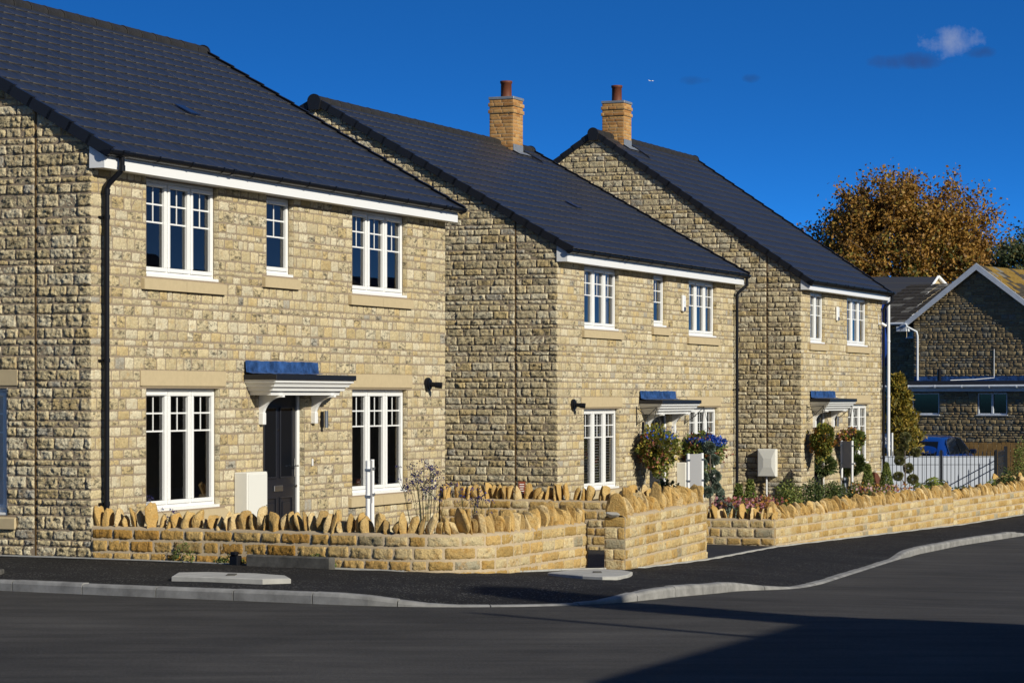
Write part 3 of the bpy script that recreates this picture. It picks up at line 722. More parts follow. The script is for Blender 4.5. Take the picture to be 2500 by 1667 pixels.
def build_house(label, origin, zd, L, yr, tanp, zvt, front, gable, keys, downs, res, seed, chim=None, vents=(), extra=None, gable_vis=None):
    H = empty('stone_house', (origin[0], origin[1], zd), R(90 - 22.13), label, 'house', 'stone houses along the road')
    D = 2 * yr                                           # depth of the plan
    zt = 4.70; zb = -.75
    # openings in the facade: (x0,x1,z0,z1)
    holes = [(w[0], w[1], w[2], w[3]) for w in front['win']] + [(front['door'][0], front['door'][1], -.9, front['door'][2])]
    solid = holes + [(w[0] - .13, w[1] + .13, w[2] - .17, w[2]) for w in front['win']] + [(w[0] - .15, w[1] + .15, w[3], w[3] + .22) for w in front['win'] if w[3] < 3]
    ks = sorted(set([round(k, 3) for k in [zb, zt] + keys]))
    crs = courses(ks)
    V, F, C = stones(-.012, L + .012, crs, solid, res, .009, .0075, (.13, .30), .014, seed=seed, edge=.021, dark=.3)
    # local: u -> x, v -> z, h -> -y
    A = np.stack([V[:, 0], -V[:, 2], V[:, 1]], 1)
    allV = [A]; allF = [F]; allC = [C]; mi = [np.zeros(len(F))]; base = len(A)
    # mortar panel
    xs = [0, L] + [h[i] for h in holes for i in (0, 1)]; zs = [zb, zt + .2] + [h[i] for h in holes for i in (2, 3)]
    zs = [max(z, zb) for z in zs]
    v2, f2 = rect_faces(xs, zs, holes)
    allV.append(np.array([(x, -.003, z) for x, z in v2])); allF.append(np.array(f2) + base); allC.append(np.ones((len(v2), 4))); mi.append(np.ones(len(f2))); base += len(v2)
    # stone reveals at the openings
    for (a, b, c, e) in holes:
        c = max(c, zb)
        for (xx, sx) in ((a, 1), (b, -1)):
            cr = [(max(p, c), min(q, e)) for p, q in crs if q > c + .01 and p < e - .01]
            vv, ff, cc = stones(0, .085, [q for q in cr if q[1] - q[0] > .03], [], .05, .006, .004, (.2, .3), .012, seed=seed + int(xx * 10), dark=.2)
            P = np.stack([xx + sx * vv[:, 2], vv[:, 0] - .006, vv[:, 1]], 1)
            allV.append(P); allF.append((ff if sx < 0 else ff[:, ::-1]) + base); allC.append(cc); mi.append(np.zeros(len(ff))); base += len(P)
            q = np.array([(xx, -.003, c), (xx, .14, c), (xx, .14, e), (xx, -.003, e)]); allV.append(q); allF.append(np.array([(0, 1, 2, 3) if sx < 0 else (3, 2, 1, 0)]) + base); allC.append(np.ones((4, 4))); mi.append([1]); base += 4
        q = np.array([(a, -.003, e), (b, -.003, e), (b, .14, e), (a, .14, e), (a, -.003, c), (b, -.003, c), (b, .14, c), (a, .14, c)]); allV.append(q); allF.append(np.array([(0, 3, 2, 1), (4, 5, 6, 7)]) + base); allC.append(np.ones((8, 4))); mi.append([1, 1]); base += 8
    wall = mesh_np('front_wall', np.concatenate(allV), np.concatenate(allF), [M['stone'], M['mortar']], H, np.concatenate(allC), np.concatenate(mi), True)
    # gables
    ztop = zvt - .06
    def zroof(y): return ztop + tanp * (y if y < yr else D - y)
    gk = sorted(set([round(k, 3) for k in [zb, ztop + tanp * yr] + [k for k in ks if k < zt + .01]]))
    gcrs = courses(gk)
    def lim(z, lo, hi):
        if z <= ztop: return lo, hi
        t = (z - ztop) / tanp; return max(lo, t), min(hi, D - t)
    gh = gable.get('win', [])
    joint = gable['joint']
    gsolid = [(w[0], w[1], w[2], w[3]) for w in gh] + [(w[0] - .13, w[1] + .13, w[2] - .17, w[2]) for w in gh] + [(w[0] - .15, w[1] + .15, w[3], w[3] + .22) for w in gh] + [(joint - .012, joint + .012, zb, 20)]
    vis = gable_vis or (D + .012)
    parts = [stones(-.012, vis, gcrs, gsolid, res * .75, .015, .021, (.16, .36), .017, seed=seed + 50, umin_f=lim, edge=.017, dark=.45)]
    if vis < D: parts.append(stones(vis, D + .012, gcrs, [], .12, .010, .003, (.2, .36), seed=seed + 51, umin_f=lim))
    allV = []; allF = []; allC = []; mi = []; base = 0
    def clampz(v):
        zl = ztop + tanp * np.minimum(v[:, 0], D - v[:, 0]) + .02; zl = np.where((v[:, 0] < .03) | (v[:, 0] > D - .03), np.maximum(zl, ztop), zl); v[:, 1] = np.minimum(v[:, 1], zl); return v
    for (v, f, c) in parts:
        v = clampz(v); P = np.stack([-v[:, 2], v[:, 0], v[:, 1]], 1); allV.append(P); allF.append(f[:, ::-1] + base); allC.append(c); mi.append(np.zeros(len(f))); base += len(P)
    v, f, c = stones(-.012, D + .012, gcrs, [], .12, .010, .003, (.2, .36), seed=seed + 61, umin_f=lim); v = clampz(v)
    P = np.stack([L + v[:, 2], v[:, 0], v[:, 1]], 1); allV.append(P); allF.append(f + base); allC.append(c); mi.append(np.zeros(len(f))); base += len(P)
    ys = sorted(set([0, D, yr, joint - .008, joint + .008] + [w[i] for w in gh for i in (0, 1)])); zs = [zb, ztop] + [w[i] for w in gh for i in (2, 3)]
    v2, f2 = rect_faces([y for y in ys if y != yr], zs, [(w[0], w[1], w[2], w[3]) for w in gh])
    allV.append(np.array([(-.003, y, z) for y, z in v2])); allF.append(np.array(f2)[:, ::-1] + base); allC.append(np.ones((len(v2), 4))); mi.append(np.ones(len(f2))); base += len(v2)
    q = np.array([(-.003, 0, ztop), (-.003, D, ztop), (-.003, yr, zroof(yr)), (-.003, yr, zroof(yr)), (L + .003, 0, ztop), (L + .003, D, ztop), (L + .003, yr, zroof(yr)), (L + .003, yr, zroof(yr)), (L + .003, 0, zb), (L + .003, D, zb), (0, D, zb), (L, D, zb), (L, D, ztop), (0, D, ztop)])
    allV.append(q); allF.append(np.array([(0, 2, 3, 1), (4, 5, 7, 6), (8, 9, 5, 4), (10, 11, 12, 13)]) + base); allC.append(np.ones((len(q), 4))); mi.append([1] * 4); base += len(q)
    for (a, b, c_, e) in [(w[0], w[1], w[2], w[3]) for w in gh]:
        q = np.array([(-.008, a, c_), (.14, a, c_), (.14, a, e), (-.008, a, e), (-.008, b, c_), (.14, b, c_), (.14, b, e), (-.008, b, e)]); allV.append(q); allF.append(np.array([(0, 1, 2, 3), (4, 7, 6, 5), (3, 2, 6, 7), (0, 4, 5, 1)]) + base); allC.append(np.ones((8, 4))); mi.append([0] * 4); base += 8
    mesh_np('gable_wall', np.concatenate(allV), np.concatenate(allF), [M['stone'], M['mortar']], H, np.concatenate(allC), np.concatenate(mi), True)
    mb = MB().box(-.0065, -.0032, joint - .009, joint + .009, zb, zroof(joint)); mb.build('movement_joint', M['joint'], H)
    # rooms behind the windows: floors, back walls, partition
    mb = MB(); bk = 3.4
    mb.box(.15, L - .15, bk, bk + .05, -.1, zt); 
    for z in (-.12, 2.36): mb.box(.15, L - .15, .16, bk, z, z + .10, 1)
    mb.box(.15, L - .15, .16, bk, 2.46, 2.50, 0) if False else None
    for x in (.10, front['door'][0] - .2, front['door'][1] + .2, L - .15): mb.box(x, x + .05, .16, bk, -.02, zt)
    mb.build('interior', [M['plaster'], M['carpet']], H)
    # windows
    for i, w in enumerate(front['win']):
        window_part(H, w[0] + .005, w[1] - .005, w[2] + .025, w[3] - .003, w[4], True, seed * 7 + i, w[5], w[6])
        sill_part(H, w[0] - .13, w[1] + .13, w[2] - .17, w[2], None, w[4] > 1)
        if w[3] < 3: lintel_part(H, w[0] - .15, w[1] + .15, w[3], w[3] + .22)
    T = Matrix.Translation((0, D, 0)) @ Matrix.Rotation(-math.pi / 2, 4, 'Z')
    T = Matrix(((0, 1, 0, 0), (1, 0, 0, 0), (0, 0, 1, 0), (0, 0, 0, 1)))       # window x -> house y, window y -> house x
    for i, w in enumerate(gh):
        window_part(H, w[0] + .005, w[1] - .005, w[2] + .025, w[3] - .003, w[4], True, seed * 9 + i, None, 'none', T=T)
        sill_part(H, w[0] - .13, w[1] + .13, w[2] - .17, w[2], T); lintel_part(H, w[0] - .15, w[1] + .15, w[3], w[3] + .22, T)
    dx0, dx1, dzt = front['door']; door_part(H, dx0, dx1, front.get('dz', .0), dzt)
    canopy_part(H, front['can'][0], front['can'][1], front['can'][2], front['brk'])
    # eaves: fascia, boxed end, soffit, both long sides
    for sd in (1, -1):
        mb = MB(); so = MB()
        def Y(y): return y if sd > 0 else D - y
        a, b = sorted((Y(-.205), Y(-.185))); mb.box(-.035, L + .035, a, b, 4.655, 4.875)
        a, b = sorted((Y(-.184), Y(.0))); so.box(-.03, L + .03, a, b, 4.658, 4.668)
        for xx in ((-.035, -.02), (L + .02, L + .035)):
            pts = [(Y(-.184), 4.656), (Y(.002), 4.656), (Y(.002), zvt - .10), (Y(-.184), zvt - .10 - .18 * tanp)]
            mb.prism(pts, 'x', *xx)
        f = mb.build('fascia', M['fascia'], H); so.build('soffit', M['soffit'], H)
    gutter_parts(H, -.08, L + .10, -.266, 4.862, downs, front.get('pipe_bottom', -.4))
    # roof
    ye = -.29; ze = zvt + ye * tanp - .02
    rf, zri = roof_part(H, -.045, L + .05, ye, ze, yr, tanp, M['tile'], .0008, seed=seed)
    for (vx, vs_) in vents:
        m = MB(); c_, s_ = math.cos(math.atan(tanp)), math.sin(math.atan(tanp)); y = ye + vs_ * c_; z = ze + vs_ * s_ + .03
        P = [(vx - .14, y, z), (vx + .14, y, z), (vx + .14, y + .3 * c_, z + .3 * s_), (vx - .14, y + .3 * c_, z + .3 * s_)]; up = Vector((0, -s_, c_)) * .022
        P += [tuple(Vector(p) + up) for p in (P[0], P[1])] + [tuple(Vector(p) + up * .3) for p in (P[2], P[3])]
        m.add(P, [(4, 5, 6, 7), (0, 1, 5, 4), (0, 4, 7, 3), (1, 2, 6, 5)]); m.build('roof_vent', M['vent'], rf)
    # ridge tiles
    m = MB(); x = -.07; i = 0; r = .125; zc = zri + .005
    while x < L + .05:
        x2 = min(x + .445, L + .06); n = 10; V = []
        jz = random.uniform(-.003, .003)
        for (xx, rr) in ((x, r), (x + .03, r + .006), (x + .035, r), (x2 - .004, r - .002)):
            for k in range(n + 1): t = math.pi * k / n; V.append((xx, yr - rr * 1.05 * math.cos(t), zc - .05 + (rr * .95) * math.sin(t) + jz - (.05 if k in (0, n) else 0)))
        m.add(V, [(q * (n + 1) + k, q * (n + 1) + k + 1, (q + 1) * (n + 1) + k + 1, (q + 1) * (n + 1) + k) for q in range(3) for k in range(n)], 0, True); x += .45
    rd = m.build('ridge', M['ridge'], H)
    for (a, b) in ((-.115, -.068), (L + .058, L + .10)):
        m = MB(); pts = [(yr - .135 * math.cos(math.pi * k / 12), zc - .045 + .135 * math.sin(math.pi * k / 12)) for k in range(13)] + [(yr + .10, zc - .21), (yr - .10, zc - .21)]
        m.prism(pts, 'x', a, b); m.build('ridge_end_cap', M['blackm'], rd)
    # verges: stepped units
    Ls = math.hypot(yr - ye, zri - ze); n = int(round(Ls / .325)); g = Ls / n; c_, s_ = (yr - ye) / Ls, (zri - ze) / Ls
    for (a, b) in ((-.068, -.030), (L + .040, L + .075)):
        m = MB()
        for sd in (1, -1):
            for i in range(n):
                s0, s1 = i * g - .02, (i + 1) * g + .02
                P = []
                for (s_q, up) in ((s0, .056), (s1, .036)):
                    for h in (-.088, up): P.append((ye + s_q * c_ - h * s_, ze + s_q * s_ + h * c_))
                P = [(y if sd > 0 else 2 * yr - y, z) for y, z in P]
                w0, w1 = a - (.004 if a < 0 else 0), b + (.004 if a > 0 else 0)
                m.prism([P[0], P[1], P[3], P[2]], 'x', w0, w1)
                # folded lip over the tile and a small hook end
                pl = [(ye + s_q * c_ - h * s_, ze + s_q * s_ + h * c_) for (s_q, h) in ((s0, .056), (s1, .036), (s1, .030), (s0, .050))]
                pl = [(y if sd > 0 else 2 * yr - y, z) for y, z in pl]
                m.prism(pl, 'x', *((b, b + .035) if a < 0 else (a - .035, a)))
        m.build('verge', M['blackm'], H)
    if chim:
        ch = chimney_part(H, *chim[:6], chim[6], seed + 70)
        x0, x1, y0, y1 = chim[:4]
        m = MB(); zr0 = ze + (y0 - ye) * tanp
        zz = lambda y: ze + ((y if y < yr else 2 * yr - y) - ye) * tanp
        m.add([(x0 - .006, y0 - .008, zz(y0) + .0), (x1 + .006, y0 - .008, zz(y0) + .0), (x1 + .006, y0 - .008, zz(y0) + .17), (x0 - .006, y0 - .008, zz(y0) + .17)], [(0, 1, 2, 3)])
        m.add([(x0 - .03, y0 - .17, zz(y0 - .17) + .045), (x1 + .15, y0 - .17, zz(y0 - .17) + .045), (x1 + .15, y0 - .006, zz(y0) + .04), (x0 - .03, y0 - .006, zz(y0) + .04)], [(0, 1, 2, 3)])
        m.build('flashing', M['leadg'], ch)
        m = MB()          # open soaker gutter beside the stack with a pale lip
        m.box(x1 + .0, x1 + .05, y0 - .05, yr - .1, zz(y0) + .0, zz(y0) + .06)
        pts = [(y0 - .45, zz(y0 - .45) + .03), (yr - .15, zz(yr - .15) + .03), (yr - .15, zz(yr - .15) + .07), (y0 - .40, zz(y0 - .40) + .075)]
        m.prism(pts, 'x', x1 + .10, x1 + .13); m.build('side_soaker', M['blackm'], ch)
    return H

def wall_light(H, x, z, steel=True):
    m = MB()
    m.box(x - .03, x + .03, -.045, -.012, z - .11, z + .11, 0, None, .006); m.build('wall_light_plate', M['black'], H)
    m = MB().tube([(x, -.085, z - .12), (x, -.085, z + .12)], .035, 14); o = m.build('wall_light', M['steel'], H)
def flue(H, x, z):
    m = MB().tube([(x, -.005, z), (x, -.045, z)], .105, 18); m.tube([(x, -.04, z), (x, -.07, z)], .075, 16); m.tube([(x, -.06, z), (x, -.20, z - .01)], .038, 12); m.tube([(x, -.15, z - .01), (x + .03, -.25, z - .02)], [.046, .05], 12)
    m.build('boiler_flue', M['black'], H)
def alarm(H, x, z):
    m = MB().box(x - .085, x + .085, -.075, -.010, z - .17, z + .17, 0, None, .02); a = m.build('alarm_box', M['white'], H)
    m = MB().box(x - .055, x + .055, -.0785, -.0745, z - .155, z - .075, 0, None, .001); m.build('alarm_lens', M['navy'], a)
    m = MB()
    for k, w in enumerate((.07, .05)): m.box(x - .04, x - .04 + w, -.0765, -.0755, z + .03 - k * .03, z + .037 - k * .03)
    m.build('alarm_lettering', mat('pale blue print', (.15, .35, .65)), a)
def meter(H, x0, x1, z1, zb=-.5):
    m = MB().box(x0, x1, -.21, -.008, zb, z1 - .0, 0, None, .012); o = m.build('meter_box', M['cream'], H)
    m = MB().box(x0 + .02, x1 - .02, -.218, -.2105, zb + .02, z1 - .03, 0, None, .003); m.build('meter_box_door', M['cream'], o)
    m = MB().tube([(x1 - .05, -.2185, z1 - .45), (x1 - .05, -.225, z1 - .45)], .01); m.build('lock', M['steel'], o)
def bay_bracket(H, x, z, reach=.42):
    m = MB(); r = .007
    m.tube([(x, -.02, z), (x, -.02, z - .38)], .009, 6); m.tube([(x, -.02, z - .05), (x, -reach, z - .02)], r, 6); m.tube([(x, -.02, z - .36), (x, -reach * .5, z - .22), (x, -reach, z - .02)], r, 6); m.tube([(x, -.02, z - .03), (x, -reach * .35, z - .13), (x, -reach * .5, z - .22)], r, 6)
    for (cy, cz, rr) in ((-reach * .52, z - .19, .03), (-.07, z - .35, .025)):
        m.tube([(x, cy + rr * math.cos(k * .8), cz + rr * math.sin(k * .8)) for k in range(8)], .005, 5)
    m.build('basket_bracket', M['wire'], H)

H1o = (-5.031, 31.3); H2o = (.824, 47.5); H3o = (6.624, 60.0)
fr1 = {'win': [(1.30, 3.17, 3.43, 4.655, 3, 0, 'none'), (4.52, 5.32, 3.58, 4.655, 1, None, 'none'), (7.20, 9.12, 3.43, 4.655, 3, 2, 'none'), (1.30, 3.20, .50, 2.035, 3, 0, 'none'), (7.20, 9.14, .50, 2.035, 3, None, 'none')],
       'door': (4.42, 5.66, 2.04), 'dz': -.05, 'can': (3.85, 6.30, 2.225), 'brk': (4.33, 5.90), 'pipe_bottom': -.1}
h1 = build_house('largest and nearest stone house, at the left edge, with its front door bare of plants', H1o, 0, 10.56, 4.35, .585, 5.05, fr1, {'win': [(1.17, 2.4, .50, 2.035, 2)], 'joint': .765},
                 [.33, .50, 2.035, 2.255, 3.26, 3.41, 3.43, 3.58], [.27], .022, 11, None, [(4.95, 1.88)], gable_vis=1.9)
fr2 = {'win': [(1.38, 3.27, 3.48, 4.655, 3, None, 'both'), (5.33, 6.13, 3.62, 4.655, 1, None, 'curtain'), (7.57, 9.46, 3.48, 4.655, 3, 2, 'both'), (1.36, 3.30, .46, 1.98, 3, None, 'blind'), (7.60, 9.60, .46, 1.98, 3, None, 'blind')],
       'door': (5.08, 6.32, 1.97), 'dz': -.1, 'can': (4.43, 6.90, 2.14), 'brk': (4.93, 6.50), 'pipe_bottom': -.45}
h2 = build_house('middle stone house with a brick chimney and two flower baskets by its door', H2o, -.28, 10.81, 4.87, .565, 5.07, fr2, {'joint': .817},
                 [.29, .46, 1.98, 2.20, 3.31, 3.45, 3.48, 3.62], [10.82], .034, 23, (8.87, 9.44, 4.47, 5.03, 7.2, 8.79, 9.16), [(5.66, 2.3)])
fr3 = {'win': [(.76, 2.03, 3.46, 4.655, 2, None, 'curtain'), (4.05, 6.06, 3.46, 4.655, 3, None, 'curtain'), (4.15, 6.18, .56, 2.02, 3, None, 'curtain')],
       'door': (1.10, 2.26, 1.99), 'dz': -.15, 'can': (.68, 3.12, 2.16), 'brk': (1.00, 2.62), 'pipe_bottom': -.5}
h3 = build_house('farthest of the three stone houses, narrow, with a meter cupboard on its gable', H3o, -.28, 7.48, 5.05, .683, 5.03, fr3, {'joint': .81},
                 [.39, .56, 2.02, 2.24, 3.29, 3.46], [7.50], .045, 37, (1.03, 1.57, 4.68, 5.23, 7.4, 9.30, 9.69), [])
# fittings
wall_light(h1, 6.17, 1.61); flue(h1, 9.85, 2.12); meter(h1, 3.58, 4.15, .93, -.3)
m = MB().box(5.86, 5.89, -.03, -.012, .96, 1.06, 0, None, .003); m.build('doorbell', M['white'], h1)
flue(h2, .75, 2.06); alarm(h2, 7.10, 4.13); meter(h2, 6.75, 7.3, .86, -.5); wall_light(h2, 4.62, 1.60); bay_bracket(h2, 4.26, 2.02, .44); bay_bracket(h2, 7.27, 2.02, .44)
alarm(h3, 3.02, 4.19); wall_light(h3, 2.85, 1.62); bay_bracket(h3, .42, 2.02, .42); bay_bracket(h3, 2.98, 2.02, .42)
m = MB().tube([(7.1, -.02, 4.05), (7.1, -.08, 4.05)], .035, 12); m.tube([(7.1, -.09, 4.07), (7.16, -.2, 4.0)], .038, 12); m.box(7.09, 7.11, -.025, -.012, 4.05, 4.3); m.build('security_camera', M['white'], h3)
# meter cupboard on the gable of the third house
m = MB(); a, b, c, e = .555, 1.0, .37, 1.01; y = -.15
m.box(y, -.008, a, b, c, e, 0, None, .012)
mc = m.build('meter_box', M['cream'], h3)
ins = .1; m = MB(); P = [(y - .012, a + .02, c + .02), (y - .012, b - .02, c + .02), (y - .012, b - .02, e - .02), (y - .012, a + .02, e - .02), (y - .035, a + ins, c + .22), (y - .035, b - ins - .05, c + .22), (y - .035, b - ins - .05, e - .22), (y - .035, a + ins, e - .22)]
P += [(y + .001, p[1], p[2]) for p in P[:4]]
m.add(P, [(4, 7, 6, 5), (0, 4, 5, 1), (1, 5, 6, 2), (2, 6, 7, 3), (3, 7, 4, 0), (8, 0, 1, 9), (9, 1, 2, 10), (10, 2, 3, 11), (11, 3, 0, 8)]); m.build('meter_box_door', M['cream'], mc)
m = MB().tube([(y + .07, .80, c), (y + .07, .80, -.5)], .022, 10); m.build('supply_pipe', M['white'], mc)

# ------------------------------------------------------------ rocks and garden walls
def W(px, py, Y): return ((px - 1250) / 6395 * Y, Y, 1.93 - (py - 968) * Y / 6395)     # photograph point -> place at depth Y
def cube_sphere(n):
    V = []; F = []; key = {}
    def vid(p):
        k = tuple(np.round(p, 5))
        if k not in key: key[k] = len(V); V.append(p)
        return key[k]
    g = np.linspace(-1, 1, n + 1)
    for ax in range(3):
        for sg in (-1, 1):
            for i in range(n):
                for j in range(n):
                    q = []
                    for (a, b) in ((i, j), (i + 1, j), (i + 1, j + 1), (i, j + 1)):
                        p = np.zeros(3); p[ax] = sg; p[(ax + 1) % 3] = g[a]; p[(ax + 2) % 3] = g[b]; q.append(vid(p))
                    F.append(q if sg > 0 else q[::-1])
    return np.array(V), np.array(F)
CSV, CSF = cube_sphere(7)
def rock(r_, a, b, c, pw=4.5, rough=.24, taper=.45):
    """irregular slab: half sizes a, b, c"""
    p = CSV / (np.abs(CSV) ** pw).sum(1)[:, None] ** (1 / pw)
    d_ = np.zeros(len(p))
    for k in range(7):
        w = r_.normal(0, 1.2 + k * .55, 3); d_ += np.sin(p @ w + r_.uniform(0, 6.3)) / (1.5 + k * .6)
    p = p * (1 + rough * .5 * d_[:, None] + r_.normal(0, rough * .11, (len(p), 1)))
    t = (p[:, 2] + 1) / 2; tp = 1 - taper * np.clip(t - .25, 0, 1) ** 1.5
    p[:, 1] = p[:, 1] * tp + r_.uniform(-.25, .25) * np.clip(t - .3, 0, 1); p[:, 0] *= (1 - taper * .45 * np.clip(t - .4, 0, 1))
    for _ in range(22):                                  # chisel flat faces
        w = r_.normal(size=3); w[2] *= .8; w /= np.linalg.norm(w); dd = p @ w; lim_ = dd.max() * r_.uniform(.56, .88); ex = np.maximum(dd - lim_, 0); p = p - w * (ex * .93)[:, None]
    sk = r_.uniform(-.3, .3); p[:, 1] += sk * p[:, 2] * .3
    return p * np.array([a, b, c])
PAL_C = [((.60, .415, .17), 5), ((.53, .345, .125), 4), ((.66, .50, .26), 3.5), ((.40, .27, .11), 2)]
def path_fn(pts):
    P = np.array(pts, float); L = np.concatenate([[0], np.cumsum(np.linalg.norm(np.diff(P, axis=0), axis=1))])
    def f(u):
        u = np.asarray(u, float); x = np.interp(u, L, P[:, 0]); y = np.interp(u, L, P[:, 1]); e = .03
        x2 = np.interp(np.minimum(u + e, L[-1]), L, P[:, 0]); y2 = np.interp(np.minimum(u + e, L[-1]), L, P[:, 1]); x1 = np.interp(np.maximum(u - e, 0), L, P[:, 0]); y1 = np.interp(np.maximum(u - e, 0), L, P[:, 1])
        tx, ty = x2 - x1, y2 - y1; l = np.hypot(tx, ty) + 1e-9; return x, y, ty / l, -tx / l
    return f, L[-1], L
def chaikin(P, n=2):
    P = np.array(P, float)
    for _ in range(n):
        Q = [P[0]]
        for a, b in zip(P[:-1], P[1:]): Q += [a * .75 + b * .25, a * .25 + b * .75]
        Q.append(P[-1]); P = np.array(Q)
    return P
def garden_wall(label, sections, seed, rise=(.18, .245), pitch=(.085, .135), lean=.16, thick=.24, res=.03, brown_u=None):
    """sections: (points, top, bottom, kind of coping) ; outward side is the right hand of travel"""
    G = empty('garden_wall', (sections[0][0][0][0], sections[0][0][0][1], 0), 0, label, 'garden wall', 'stone garden walls'); ox, oy = G.location.x, G.location.y
    r_ = np.random.default_rng(seed); aV = []; aF = []; aC = []; mi = []; base = 0; cV = []; cF = []; cC = []; cb = 0; cm = []
    for si, (pts, top, bot, cope) in enumerate(sections):
        f, L, knots = path_fn(pts)
        crs = courses([bot, top], (.135, .15, .125))[::-1]; crs = [(top - (b - bot), top - (a - bot)) for a, b in crs][::-1]
        v, fc, c = stones(0, L, crs, [], res, .016, .016, (.17, .36), .022, PAL_G, seed + si, edge=.03, dark=.6)
        if brown_u: c = c.copy(); k_ = np.clip((brown_u[1] - v[:, 0]) / (brown_u[1] - brown_u[0]), 0, 1)[:, None]; c[:, :3] *= 1 - k_ * np.array([.06, .22, .48])      # stone tinted deeper brown towards the start of the run
        x, y, nx, ny = f(v[:, 0]); P = np.stack([x + nx * v[:, 2] - ox, y + ny * v[:, 2] - oy, v[:, 1]], 1)
        aV.append(P); aF.append(fc); aF[-1] = fc + base; aC.append(c); mi.append(np.zeros(len(fc))); base += len(P)
        us = np.unique(np.concatenate([np.linspace(0, L, max(2, int(L / .2))), knots])); x, y, nx, ny = f(us); n = len(us)
        prof = [(.003, bot), (.003, top - .004), (-.04, top + .018), (-thick + .04, top + .018), (-thick, top - .004), (-thick, bot)]
        V = []
        for k in range(n):
            for j, (o_, z) in enumerate(prof): V.append((x[k] + nx[k] * o_ - ox, y[k] + ny[k] * o_ - oy, z + (r_.uniform(-.006, .01) if 1 < j < 4 else 0)))
        q = [(k * 6 + j, (k + 1) * 6 + j, (k + 1) * 6 + j + 1, k * 6 + j + 1) for k in range(n - 1) for j in range(5)]
        aV.append(np.array(V)); aF.append(np.array(q) + base); aC.append(np.ones((len(V), 4))); mi.append(np.ones(len(q))); base += len(V)
        for e_, fl in ((0, 1), (n - 1, -1)):
            vv, ff, cc = stones(0, thick, crs, [], .04, .010, .008, (.2, .3), .012, PAL_G, seed + 7 + e_, dark=.5)
            tx, ty = -ny[e_], nx[e_]                        # direction of travel
            P = np.stack([x[e_] - nx[e_] * vv[:, 0] - fl * tx * vv[:, 2] - ox, y[e_] - ny[e_] * vv[:, 0] - fl * ty * vv[:, 2] - oy, vv[:, 1]], 1)
            aV.append(P); aF.append((ff[:, ::-1] if fl > 0 else ff) + base); aC.append(cc); mi.append(np.zeros(len(ff))); base += len(P)
            q = np.array([(x[e_] - ox, y[e_] - oy, bot), (x[e_] - nx[e_] * thick - ox, y[e_] - ny[e_] * thick - oy, bot), (x[e_] - nx[e_] * thick - ox, y[e_] - ny[e_] * thick - oy, top), (x[e_] - ox, y[e_] - oy, top)])
            aV.append(q); aF.append(np.array([(0, 1, 2, 3)]) + base); aC.append(np.ones((4, 4))); mi.append([1]); base += 4
        if cope:
            u = .03
            while u < L - .04:
                w = r_.uniform(*pitch); h = r_.uniform(*rise)
                if r_.random() < .14: h *= 1.18
                if r_.random() < .22: h *= .76
                if r_.random() < .2: w *= .7
                x_, y_, nx_, ny_ = [float(q) for q in f(u + w / 2)]; t_ = np.array([-ny_, nx_]); n_ = np.array([nx_, ny_])
                p = rock(r_, w * .50, thick * r_.uniform(.42, .60), h * .70)
                a = r_.normal(0, lean) + (cope if isinstance(cope, float) else 0); z = p[:, 2] + h * .44; X = p[:, 0] * math.cos(a) + z * math.sin(a); Z = -p[:, 0] * math.sin(a) + z * math.cos(a); yaw = r_.normal(0, .22)
                Y_ = p[:, 1] * math.cos(yaw) + X * math.sin(yaw); X = X * math.cos(yaw) - p[:, 1] * math.sin(yaw)
                o_ = -thick / 2 + r_.normal(0, .012)
                Vc = np.stack([x_ + t_[0] * X + n_[0] * (Y_ + o_) - ox, y_ + t_[1] * X + n_[1] * (Y_ + o_) - oy, top + Z], 1)
                c = pick(PAL_C, r_); cV.append(Vc); cF.append(CSF + cb); cC.append(np.tile(np.append(c, .5 if r_.random() < .3 else .1), (len(Vc), 1))); cb += len(Vc)
                u += w * r_.uniform(.92, 1.25)
    mesh_np('masonry', np.concatenate(aV), np.concatenate(aF), [M['gstone'], M['gmortar']], G, np.concatenate(aC), np.concatenate(mi), True)
    if cV: mesh_np('coping', np.concatenate(cV), np.concatenate(cF), M['cope'], G, np.concatenate(cC))
    return G
p1 = chaikin([(-5.02, 31.28), (-4.3, 31.0), (-3.4, 30.62), (-2.6, 30.2), (-1.9, 29.84), (-1.2, 29.5), (-.6, 29.48), (-.12, 29.85), (.2, 30.6), (.55, 31.5), (.93, 32.35)])
gw1 = garden_wall('curved low wall with jagged upright coping in front of the nearest house', [(p1, .364, -.32, True)], 101, pitch=(.08, .13), res=.020, lean=.16, brown_u=(3.0, 4.6))
gw2 = garden_wall('taller short wall with a square stone end beside the driveway gap, a pale mortar lump on its end', [([(1.38, 31.98), (2.70, 36.4)], .459, -.60, -.20)], 131, rise=(.19, .26), pitch=(.055, .10), lean=.17, thick=.26, res=.024)
m = MB(); r_ = np.random.default_rng(5); p = rock(r_, .12, .17, .045, 2.4, .12, .1) + np.array([.145, -.03, .46]); m.add([tuple(q) for q in p], [tuple(f) for f in CSF], 0, True)
o = m.build('mortar_lump', M['edge'], gw2); o.location = (-.30, .12, .02)
gw3 = garden_wall('straight wall running back from the far corner of the nearest house, behind the curved wall', [([(-1.12, 40.82), (2.55, 39.32)], .335, -.85, True)], 151, rise=(.18, .25), pitch=(.085, .14))
gw4 = garden_wall('long wall along the far pavement with tightly packed leaning coping', [([(3.25, 44.86), (4.45, 44.40)], -.165, -.9, True), ([(4.47, 44.42), (9.26, 55.0)], -.165, -1.15, -.25), ([(9.265, 55.01), (13.6, 64.3)], -.25, -1.2, -.25)], 171, rise=(.17, .24), pitch=(.055, .095), lean=.16, res=.04)
gw5 = garden_wall('short stretch of wall half hidden by shrubs at the right edge', [([W(2418, 1180, 63)[:2], W(2560, 1180, 61)[:2]], -.17, -1.0, True)], 191, res=.06)

